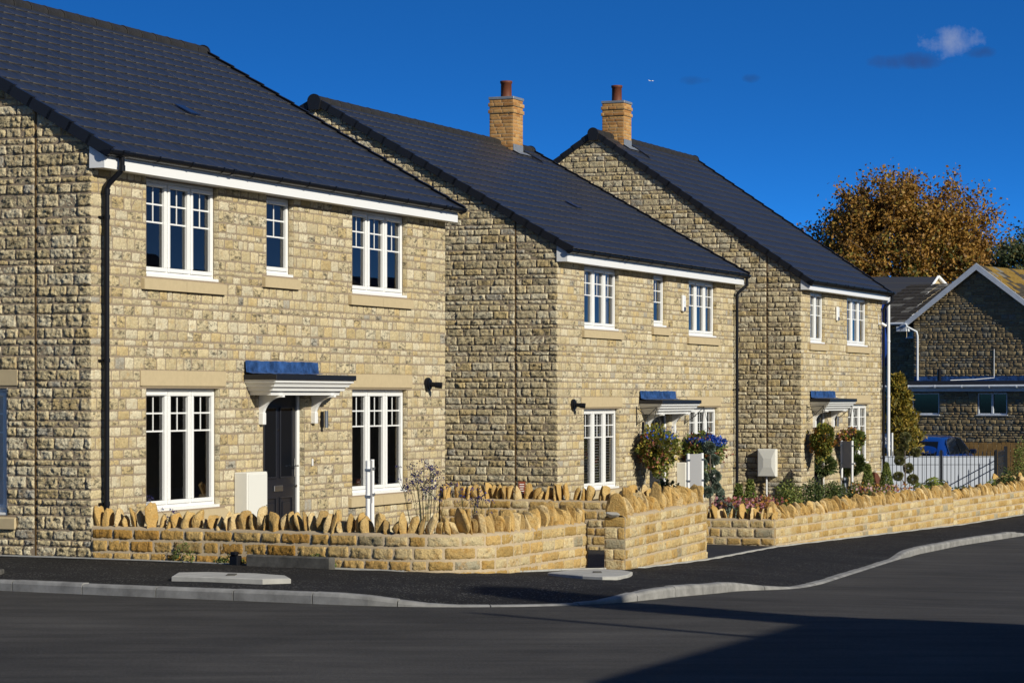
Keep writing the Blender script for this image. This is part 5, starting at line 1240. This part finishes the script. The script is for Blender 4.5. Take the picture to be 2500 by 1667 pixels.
# parking sign
A = W(2150, 1058, 73.5); B = W(2178, 1058, 73.5); cx = (A[0] + B[0]) / 2; t = empty('parking_sign', (cx, 73.5, -.7), 0, 'navy sign with white lettering for parking, left of the white flagpole foot', 'sign')
zt_ = A[2] + .7; zb_ = W(0, 1092, 73.5)[2] + .7
MB().box(A[0] - cx, B[0] - cx - .03, -.01, .01, zb_, zt_, 0, None, .002).build('sign_panel', M['navy'], t)
for sx in (A[0] - cx - .02, B[0] - cx): MB().tube([(sx, .0, 0), (sx, .0, zt_ + .02)], .03, 10).build('post', M['white'], t)
def text(s, size, parent, loc, mt, align='RIGHT', rot=(R(90), 0, 0)):
    cu = bpy.data.curves.new('lettering', 'FONT'); cu.body = s; cu.size = size; cu.align_x = align; cu.extrude = .001; o = bpy.data.objects.new('tmp', cu); COL.objects.link(o)
    dg = bpy.context.evaluated_depsgraph_get(); me = bpy.data.meshes.new_from_object(o.evaluated_get(dg)); bpy.data.objects.remove(o); o2 = bpy.data.objects.new('lettering', me); COL.objects.link(o2); me.materials.clear(); me.materials.append(mt); o2.parent = parent; o2.location = loc; o2.rotation_euler = rot; return o2
text('for', .13, t, (B[0] - cx - .075, -.013, zb_ + .21), M['white']); text('parking', .13, t, (B[0] - cx - .045, -.013, zb_ + .10), M['white'])
x, y, z = W(2141, 1175, 62.5); t = empty('round_planter', (x, y, gz(x, y)), R(10), 'round topped brown box with a pale side, between the two far clipped cones', 'planter')
hz = W(0, 1152, 62.5)[2] - gz(x, y); m = MB(); r = .085; pts = [(-.09, 0), (.08, 0), (.08, hz * .55)] + [(-.09 + .17 * math.cos(k / 8 * math.pi / 2), hz * .55 + hz * .45 * math.sin(k / 8 * math.pi / 2)) for k in range(1, 9)]
m.prism(pts, 'y', -.12, .12); m.build('planter_body', M['terra'], t); MB().box(-.06, .09, -.09, .125, hz + .002, hz + .02, 0, None, .004).build('planter_lid', M['cream'], t)

# ------------------------------------------------------------ railings, boarding, cars, wooden fence
Yr = 67.8; xa, xb = W(2158, 0, Yr)[0], W(2424, 0, Yr + .4)[0]; xc = W(2458, 0, 70)[0]
def rail_run(p, q, zt_, zb_, n, parent, name='rail_panel'):
    m = MB(); p = Vector((*p, 0)); q = Vector((*q, 0))
    for k in range(n + 1):
        c = p.lerp(q, k / n); m.box(c.x - .008, c.x + .008, c.y - .008, c.y + .008, zb_, zt_); m.tube([(c.x, c.y, zt_), (c.x, c.y, zt_ + .05)], [.009, .001], 4)
    d_ = (q - p).normalized(); n_ = Vector((d_.y, -d_.x, 0)) * .02
    for zz in (zt_ - .12, zb_ + .08, zt_ - .32):
        V = [p - n_, q - n_, q + n_, p + n_]; m.add([(v.x, v.y, zz - .006) for v in V] + [(v.x, v.y, zz + .006) for v in V], [(0, 1, 5, 4), (1, 2, 6, 5), (2, 3, 7, 6), (3, 0, 4, 7), (4, 5, 6, 7), (3, 2, 1, 0)])
    return m.build(name, M['rail'], parent)
zt_ = W(0, 1104, Yr)[2]; t = empty('railings', (0, 0, 0), 0, 'black metal railings with pointed bars in front of the white boarding', 'railings')
rail_run((xa, Yr), ((xa + xb) / 2, Yr + .1), zt_, -.72, 13, t); rail_run(((xa + xb) / 2 + .1, Yr + .1), (xb, Yr + .2), zt_, -.72, 13, t)
for x_, y_ in ((xb + .04, Yr + .2), ((xa + xb) / 2 + .05, Yr + .1)): MB().box(x_ - .03, x_ + .03, y_ - .03, y_ + .03, -.8, zt_ + .06, 0, None, .005).build('rail_post', M['rail'], t)
t2 = empty('metal_gate', (xb + .12, Yr + .3, -.78), 0, 'black metal gate standing open to the back at the right end of the railings', 'gate')
o = rail_run((0, 0), (xc - xb - .2, 1.8), zt_ + .78, .12, 8, t2, 'gate_panel'); MB().box(xc - xb - .2, xc - xb - .12, 1.8, 1.88, 0, zt_ + .9, 0, None, .005).build('gate_post', M['rail'], t2)
zb1 = W(0, 1115.5, 70)[2]; t = empty('white_boarding', (0, 70, -.8), 0, 'low white boarded screen striped with the shadows of the railings', 'boarding')
m = MB(); x0, x1 = W(2120, 0, 70)[0], W(2432, 0, 70)[0]; k = x0
while k < x1 - .01: m.box(k, min(k + .30, x1) - .004, 0, .03, .02, zb1 + .8, 0, None, .002); k += .30
m.build('boards', M['board'], t); MB().box(x0, x1, -.001, .05, zb1 + .8, zb1 + .825, 0, None, .003).build('top_rail', M['board'], t)
def wood_fence(x0, x1, Y, zt_, label):
    t = empty('wooden_fence', ((x0 + x1) / 2, Y, -.9), 0, label, 'fence', 'brown board fences at the back'); m = MB(); k = x0; r_ = random.Random(int(x0 * 10)); c = (x0 + x1) / 2
    while k < x1: m.box(k - c, k - c + .135, r_.uniform(0, .015), r_.uniform(.03, .045), 0, zt_ + .9 + r_.uniform(-.02, .02)); k += .15
    m.build('boards', M['wood'], t); MB().box(x0 - c, x1 - c, .05, .09, .4, .48).build('fence_rail', M['wood'], t)
wood_fence(W(2345, 0, 86)[0], 19.5, 86, W(0, 1080, 86)[2], 'brown board fence right of the blue car'); wood_fence(10.5, W(2222, 0, 86)[0], 86, W(0, 1083, 86)[2], 'brown board fence seen behind the golden conifer')

def car(label, loc, rz, paint, body_low, scale=1.0):
    """hatchback body from cross sections; x forward, y left"""
    t = empty('parked_car', loc, rz, label, 'car', 'cars parked beyond the railings'); t.scale = (scale,) * 3
    # stations: x, half width at sill, belt, roof; z sill, belt, roof
    ST = [(-2.05, .70, .74, .60, .42, .80, .84), (-1.98, .80, .84, .66, .30, .92, 1.12), (-1.75, .84, .87, .66, .24, .95, 1.40), (-1.2, .86, .88, .64, .22, .96, 1.52), (-.3, .86, .89, .62, .22, .95, 1.56), (.45, .86, .89, .60, .22, .94, 1.49), (.85, .86, .88, .62, .22, .94, 1.28), (1.25, .85, .87, .74, .22, .93, 1.02), (1.6, .83, .85, .72, .24, .86, .94), (1.95, .78, .80, .64, .28, .74, .82), (2.12, .66, .68, .5, .38, .58, .62)]
    V = []; F = []; mi = []
    for (x, a, b, c, z0, z1, z2) in ST:
        half = [(0, z0), (a * .9, z0), (a, z0 + .10), (b, (z0 + z1) / 2 + .05), (b * .985, z1), ((b * .985 + c) / 2 + .03, (z1 + z2) / 2), (c, z2 - .05), (c * .8, z2 - .005), (0, z2)]
        V += [(x, y, z) for y, z in half] + [(x, -y, z) for y, z in half[1:-1][::-1]]
    n = 16
    for i in range(len(ST) - 1):
        for k in range(n):
            F.append((i * n + k, i * n + (k + 1) % n, (i + 1) * n + (k + 1) % n, (i + 1) * n + k)); kk = k if k < 8 else 15 - k
            gl = (kk in (4, 5) and 1 <= i <= 6) or (kk in (6, 7) and i in (5, 6)) or (kk in (5, 6, 7) and i in (0,))
            mi.append(1 if kk < 2 else 0)
    F += [tuple(range(n))[::-1], tuple((len(ST) - 1) * n + k for k in range(n))]; mi += [1, 0]
    me = bpy.data.meshes.new('body'); me.from_pydata(V, [], F); me.materials.append(paint); me.materials.append(body_low); me.polygons.foreach_set('material_index', mi); me.polygons.foreach_set('use_smooth', [True] * len(F)); me.update()
    o = bpy.data.objects.new('body', me); COL.objects.link(o); o.parent = t; sb = o.modifiers.new('s', 'SUBSURF'); sb.levels = sb.render_levels = 2
    def glasspane(name, P): m = MB(); m.add(P, [tuple(range(len(P)))]); return m.build(name, M['dglass'], t)
    for s_ in (1, -1):
        g = glasspane('side_window', [(-1.6, s_ * .885, .99), (-.35, s_ * .90, .985), (-.35, s_ * .70, 1.46), (-1.2, s_ * .71, 1.42), (-1.5, s_ * .75, 1.30)]); g2 = glasspane('side_window', [(-.28, s_ * .90, .985), (.95, s_ * .885, .985), (.35, s_ * .70, 1.42), (-.28, s_ * .70, 1.46)])
        MB().tube([(-1.62, s_ * .89, 1.0), (-1.5, s_ * .755, 1.32), (-1.2, s_ * .712, 1.44), (-.3, s_ * .70, 1.48), (.38, s_ * .702, 1.43), (.97, s_ * .89, .99)], .012, 6).build('window_trim', M['chrome'], t)
        m = MB().box(.62, .80, s_ * .92 - .0 if s_ > 0 else -1.12, 1.12 if s_ > 0 else -.92, .96, 1.10, 0, None, .03); m.build('door_mirror', M['carblk'], t)
    glasspane('rear_window', [(-2.03, .60, .95), (-2.03, -.60, .95), (-1.80, -.60, 1.36), (-1.80, .60, 1.36)]); glasspane('windscreen', [(1.30, .70, 1.0), (1.30, -.70, 1.0), (.56, -.60, 1.44), (.56, .60, 1.44)])
    for s_ in (1, -1): MB().box(-2.10, -1.96, s_ * .62 - .16, s_ * .62 + .16, .74, .86, 0, None, .02).build('rear_lamp', M['amber'], t); MB().box(1.93, 2.08, s_ * .58 - .14, s_ * .58 + .14, .6, .72, 0, None, .03).build('headlight', M['chrome'], t)
    MB().box(-2.12, -2.09, -.26, .26, .58, .69, 0, None, .004).build('number_plate', M['plate'], t)
    for x in (-1.3, 1.32):
        for s_ in (1, -1):
            w = MB().tube([(x, s_ * .68, .31), (x, s_ * .88, .31)], .31, 22).build('wheel', M['tyre'], t); MB().tube([(x, s_ * .87, .31), (x, s_ * .892, .31)], .19, 16).build('rim', M['steel'], w)
    return t
c = W(2286, 1130, 78.5); car('blue car with its rear towards us, above the white boarding', (c[0] + .1, 79.5, -.76), R(90 - 24), M['carblue'], M['carblk'])
c = W(2150, 1130, 79.5); car('second blue car mostly hidden behind the last downpipe', (c[0] - .35, 80.5, -.95), R(90 - 10), M['carblue'], M['carblk'])

# ------------------------------------------------------------ neighbour's house beyond the cars
def nb(px, Y): return (px - 1250) / 6395 * Y
NX = nb(2390, 92); t = empty('neighbour_house', (NX, 92, -.85), R(-35), 'older stone house with white edged gable and flat roofed extension beyond the cars', 'house', None); g0 = -.85
def Z(py, Y): return 1.93 - (py - 968) * Y / 6395 - g0
cN, sN = math.cos(R(-35)), math.sin(R(-35))
def LX(px, y): r = (px - 1250) / 6395; return (r * (92 + cN * y) - NX + sN * y) / (cN - r * sN)
def YY(px, y): return 92 + sN * LX(px, y) + cN * y
def old_panel(name, w0, w1, crs_keys, holes, fn, seed, lim=None):
    r_ = np.random.default_rng(seed); crs = courses(crs_keys, (.15, .07, .10, .07, .18, .06)); v, f, c = stones(w0, w1, crs, holes, .09, .018, .02, (.12, .30), .02, PAL_O, seed, edge=.02, dark=.6, umin_f=lim)
    P = np.array([fn(a, b, h) for a, b, h in v]); mesh_np(name, P, f, M['oldstone'], t, c, None, True)
hw = -LX(2221, 0); ze_ = Z(789, YY(2221, 0)); za = Z(650, 92); sl = (za - ze_) / hw
def lim(z, lo, hi):
    if z < ze_: return lo, hi
    q = (z - ze_) / sl; return max(lo, -hw + q), min(hi, hw - q)
old_panel('gable_wall', -hw + .15, hw - .15, [0, ze_, za - .1], [], lambda a, b, h: (a, -h, b), 801, lim)
m = MB(); m.prism([(-hw + .15, 0), (hw - .15, 0), (hw - .15, ze_), (0, za - .05), (-hw + .15, ze_)], 'y', .004, 9); m.build('house_body', M['mortar'], t)
rf_, _ = None, None
m = MB()
V = []; F = []; C = []; r_ = np.random.default_rng(805); n = 11
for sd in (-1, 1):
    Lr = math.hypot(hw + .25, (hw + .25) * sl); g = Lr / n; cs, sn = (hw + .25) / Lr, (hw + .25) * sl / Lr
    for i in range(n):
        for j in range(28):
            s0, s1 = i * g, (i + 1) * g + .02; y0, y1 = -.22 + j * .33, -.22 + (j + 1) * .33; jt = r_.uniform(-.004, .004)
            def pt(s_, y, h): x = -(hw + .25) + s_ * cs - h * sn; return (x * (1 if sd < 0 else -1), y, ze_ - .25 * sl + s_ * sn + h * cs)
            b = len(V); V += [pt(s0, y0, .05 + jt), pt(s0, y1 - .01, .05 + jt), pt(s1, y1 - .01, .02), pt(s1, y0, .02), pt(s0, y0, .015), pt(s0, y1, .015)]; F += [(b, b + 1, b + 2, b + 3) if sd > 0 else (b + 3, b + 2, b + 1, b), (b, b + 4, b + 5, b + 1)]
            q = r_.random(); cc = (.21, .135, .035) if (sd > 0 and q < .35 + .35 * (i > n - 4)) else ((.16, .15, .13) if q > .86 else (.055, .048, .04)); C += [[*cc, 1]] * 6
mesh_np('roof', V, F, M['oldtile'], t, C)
m = MB()
for sd in (-1, 1):
    m.prism([(sd * (hw + .28), ze_ - .28 * sl - .10), (sd * (hw + .28), ze_ - .28 * sl + .10), (0, za + .10), (0, za - .13)], 'y', -.24, -.205)
m.build('barge_board', M['barge'], t)
MB().box(-hw - .42, -hw - .02, -.24, .3, ze_ - .30, ze_ - .12, 0, None, .01).build('eaves_box', M['barge'], t)
# left wing
wx0, wx1 = LX(2095, 2.6), -hw + .2; zw = Z(790, YY(2190, 2.6)); zr2 = Z(696, YY(2230, 7.0))
def lim0(z, lo, hi): return lo, hi
wn_ = (LX(2213, 2.6), LX(2229, 2.6), Z(824, YY(2220, 2.6)), Z(803, YY(2220, 2.6)))
old_panel('wing_wall', wx0, wx1, [0, wn_[2], wn_[3], zw], [wn_], lambda a, b, h: (a, 2.6 - h, b), 811)
v2, f2 = rect_faces([wx0, wx1, wn_[0], wn_[1]], [0, zw, wn_[2], wn_[3]], [wn_]); mesh_np('wing_backing', [(x, 2.602, z) for x, z in v2], f2, M['mortar'], t)
def nbwin(name, x0, x1, z0, z1, y, mull=()):
    m = MB(); fw = .05
    for (a, b, c, d_) in ((x0, x1, z1 - fw, z1), (x0, x1, z0, z0 + fw), (x0, x0 + fw, z0 + fw, z1 - fw), (x1 - fw, x1, z0 + fw, z1 - fw)): m.box(a, b, y - .02, y + .04, c, d_, 0, None, .004)
    for q in mull: m.box(q - .035, q + .035, y - .03, y + .04, z0 + fw, z1 - fw, 0, None, .004)
    m.box(x0 - .03, x1 + .03, y - .09, y - .02, z0 - .035, z0, 0, None, .004)
    w = m.build('window', M['barge'], t); MB().box(x0 + fw, x1 - fw, y + .02, y + .025, z0 + fw, z1 - fw).build('pane', M['dglass'], w)
nbwin('w', *wn_, 2.65)
V = []; F = []; C = []; n = 12; Lr = math.hypot(4.6, zr2 - zw); g = Lr / n; cs, sn = 4.6 / Lr, (zr2 - zw) / Lr; nx_ = int((wx1 + 2.6 - wx0) / .33)
for i in range(n):
    for j in range(nx_):
        s0, s1 = i * g, (i + 1) * g + .02; x0, x1 = wx0 + j * .33, wx0 + (j + 1) * .33; jt = r_.uniform(-.006, .006)
        def pt(s_, x, h): return (x, 2.35 + s_ * cs - h * sn, zw + s_ * sn + h * cs)
        b = len(V); V += [pt(s0, x0, .055 + jt), pt(s0, x1 - .015, .055 + jt), pt(s1, x1 - .015, .02), pt(s1, x0, .02), pt(s0, x0, .01), pt(s0, x1, .01)]; F += [(b, b + 1, b + 2, b + 3), (b + 4, b + 5, b + 1, b)]
        q = r_.random(); cc = (.20, .19, .17) if q > .8 else (.05, .044, .038); C += [[*cc, 1]] * 2 + [[.05, .045, .04, 1]] * 4
mesh_np('wing_roof', V, F, M['oldtile'], t, C)
MB().tube([(wx0, 2.28, zw - .02), (-hw - .2, 2.28, zw - .02)], .055, 10).build('gutter', M['barge'], t)
# downpipe from the gable corner
def P3(px, py, Y, y): return (LX(px, y), y, Z(py, YY(px, y)))
m = MB().tube([P3(2211, 790, 91.7, -.3), P3(2213, 797, 91.8, -.2), P3(2238, 810, 91.9, -.1), P3(2240, 820, 91.9, -.09), P3(2240, 928, 91.9, -.09)], .038, 10); m.build('downpipe', M['barge'], t)
MB().tube([P3(2293, 900, 90, -1.8), P3(2293, 935, 90, -1.8)], .07, 12).build('vent_pipe', M['black'], t)
MB().tube([P3(2427, 852, 91.9, -.03), P3(2427, 922, 91.9, -.03), P3(2380, 926, 91, -1.0), P3(2320, 928, 90, -2)], .013, 6).build('overflow_pipe', M['barge'], t)
# flat roofed extension
ef = -3.2; ex0, ex1 = LX(2120, ef), 6.5; zt_ = Z(954, YY(2330, ef))
w1 = (LX(2194, ef), LX(2293, ef), Z(1012, YY(2330, ef)), Z(957, YY(2330, ef)) - .02); w2 = (LX(2386, ef), LX(2459, ef), w1[2], w1[3])
old_panel('extension_wall', ex0, ex1, [0, w1[2], zt_], [w1, w2], lambda a, b, h: (a, ef - h, b), 821)
v2, f2 = rect_faces([ex0, ex1, w1[0], w1[1], w2[0], w2[1]], [0, zt_, w1[2], w1[3]], [w1, w2]); mesh_np('extension_backing', [(x, ef + .002, z) for x, z in v2], f2, M['mortar'], t)
nbwin('w', *w1, ef + .05, (LX(2227, ef),)); nbwin('w', *w2, ef + .05, (LX(2422, ef),))
MB().box(ex0, ex1, ef - .12, ef - .09, zt_ - .02, zt_ + .11).build('extension_fascia', M['barge'], t)
m = MB().tube([(ex0, ef - .19, zt_ + .14), (ex1, ef - .19, zt_ + .17)], .05, 10)
k = ex0 + .6
while k < ex1: m.tube([(k, ef - .19, zt_ + .142), (k + .05, ef - .19, zt_ + .142)], .062, 10); k += 1.0
m.build('extension_gutter', M['barge'], t); MB().box(ex0, ex1, ef - .13, -.02, zt_ + .2, zt_ + .34).build('flat_roof', M['felt'], t)
m = MB(); n = 40; V = []
for k in range(n + 1): x = -hw + .2 + (2 * hw - .4) * k / n; V += [(x, -.03, zt_ + .52 + .015 * math.sin(k * 2.1)), (x, -.05, zt_ + .34)]
m.add(V, [(2 * k, 2 * k + 1, 2 * k + 3, 2 * k + 2) for k in range(n)]); m.build('lead_flashing', M['lead'], t)
# far roof peeping over
Yf = 122; t3 = empty('distant_house', (nb(2290, Yf), Yf, -.9), 0, 'dark tiled roof with a small cream gable peeping over the neighbour, below the autumn tree', 'house'); zr3 = Z(674, Yf) ; x0 = nb(2120, Yf) - nb(2290, Yf)
m = MB()
for i in range(9):
    s0, s1 = i / 9, (i + 1) / 9 + .004; ya, yb_ = -4 + 4 * s0, -4 + 4 * s1; ea, eb = -.05 - 2.4 * (1 - s0), -.05 - 2.4 * (1 - s1); za_, zb_ = zr3 - 2.8 * (1 - s0), zr3 - 2.8 * (1 - s1)
    m.add([(x0, ya, za_ + .05), (ea, ya, za_ + .05), (eb, yb_, zb_), (x0, yb_, zb_), (x0, ya, za_ - .02), (ea, ya, za_ - .02)], [(0, 1, 2, 3), (4, 5, 1, 0)])
m.build('roof', M['felt'], t3)
m = MB(); m.add([(-2.4, -4, zr3 - 2.8), (0, 0, zr3), (2.2, -1.2, zr3 - 2.6), (2.2, -1.2, -.3), (-2.4, -4, -.3)], [(0, 4, 3, 2, 1)]); m.build('gable', M['cast'], t3)
MB().box(x0, -2.3, -3.9, 0, -.3, zr3 - 2.85).build('wall', M['mortar'], t3)
m = MB().tube([(-2.42, -4.05, zr3 - 2.8), (0, -.05, zr3 + .02)], .07, 5); m.build('barge_board', M['white'], t3); MB().tube([(0, -.05, zr3 + .02), (2.25, -1.25, zr3 - 2.62)], .09, 5).build('barge_board', M['white'], t3)

# ------------------------------------------------------------ house and mast behind the camera's right shoulder: they throw the shadows on the road
sh = Vector((math.sin(SAZ), -math.cos(SAZ))); kt = 1 / math.tan(SEL)
def lift(gx_, gy_, h): return (gx_ + sh.x * (h + .15) * kt, gy_ + sh.y * (h + .15) * kt, h)
pk = lift(2.9, 24.4, 7.6); le = lift(.5, 18.6, 4.7)
th = math.atan2(le[1] - pk[1], le[0] - pk[0]) + math.pi; ux = Vector((math.cos(th), math.sin(th), 0)); uy = Vector((-ux.y, ux.x, 0)); hwid = math.hypot(pk[0] - le[0], pk[1] - le[1]); 
if uy.y > 0: uy = -uy
t = empty('shading_house', (pk[0], pk[1], -.1), 0, 'gabled house outside the picture that shades the road', 'house')
m = MB(); dpt = 9; e = hwid; a = [(-e, 4.8), (0, 7.7), (e * .62, 3.2)]
def q3(u, v, z): p = ux * u + uy * v; return (p.x, p.y, z)
V = [q3(-e, 0, 0), q3(-e, 0, 4.8), q3(0, 0, 7.7), q3(e * .62, 0, 3.2), q3(e * .62, 0, 0)]; V += [q3(-e, dpt, 0), q3(-e, dpt, 4.8), q3(0, dpt, 7.7), q3(e * .62, dpt, 3.2), q3(e * .62, dpt, 0)]
m.add(V, [(0, 1, 2, 3, 4), (9, 8, 7, 6, 5), (0, 5, 6, 1), (4, 3, 8, 9)]); m.build('wall', M['cast'], t); m = MB(); m.add([Vector(v) + Vector((0, 0, .03)) for v in V], [(1, 6, 7, 2), (2, 7, 8, 3)]); m.build('roof', M['felt'], t)
ct = lift(-.3, 27.0, 9.9); cb = (ct[0], ct[1]); MB().box(-.3, .3, -.3, .3, 5, 10.0).build('chimney', M['cast'], t).location = (ct[0] - pk[0], ct[1] - pk[1], 0)
mt = lift(-.4, 24.7, 9.5); o = MB().tube([(0, 0, 0), (0, 0, 9.6)], .06, 8).build('mast', M['steel']); o.location = (mt[0], mt[1], -.1); tag(o, 'thin tall mast outside the picture whose shadow lies across the road', 'mast')
# houses across the road, outside the picture: the windows mirror their rooflines
for k, (t_, lb, hh) in enumerate(((0, 'first house across the road, outside the picture, mirrored in the windows', 4.6), (13.5, 'second house across the road, outside the picture, mirrored in the windows', 5.0), (27.5, 'third house across the road, outside the picture, mirrored in the windows', 4.7), (41, 'fourth house across the road, outside the picture, mirrored in the windows', 5.0))):
    dx, dy = math.sin(R(22.13)), math.cos(R(22.13)); t = empty('opposite_house', (27.5 + dx * t_, 47 + dy * t_, -1), R(90 - 22.13), lb, 'house', 'houses across the road')
    m = MB(); m.prism([(0, 0), (-8.6, 0), (-8.6, hh), (-4.3, hh + 2.6), (0, hh)], 'x', 0, 10.4); m.build('wall', M['wood'], t)
    m = MB(); m.prism([(.35, hh - .1), (-4.3, hh + 2.75), (-8.95, hh - .1), (-4.3, hh + 2.6)], 'x', -.1, 10.5); m.build('roof', M['felt'], t)
    for (x0, z0) in ((1.3, .7), (7.2, .7), (1.3, 3.1), (7.2, 3.1)):
        MB().box(x0, x0 + 1.8, .002, .05, z0, z0 + 1.25).build('window', M['dglass'], t)
# small aeroplane high in the sky
x, y, z = W(1590, 198, 9000); t = empty('aeroplane', (x, y, z), R(8), 'tiny white aeroplane high in the blue sky', 'aeroplane')
MB().tube([(-8.5, 0, .6), (-6, 0, 0), (6.5, 0, 0), (8.5, 0, -.3)], [.3, 1.0, 1.0, .2], 10).build('fuselage', M['white'], t)
m = MB(); m.add([(-1.5, -1, 0), (2, -1, 0), (-1.5, -9, .8), (-3.2, -9, .8)], [(0, 1, 2, 3)]); m.build('wing', M['white'], t); m = MB(); m.add([(-1.5, 1, 0), (2, 1, 0), (-1.5, 9, .8), (-3.2, 9, .8)], [(3, 2, 1, 0)]); m.build('wing', M['white'], t)
m = MB(); m.add([(-6, 0, .8), (-8.3, 0, 3.6), (-9.2, 0, 3.6), (-8.6, 0, .6)], [(0, 1, 2, 3)]); m.build('tail_fin', M['white'], t)
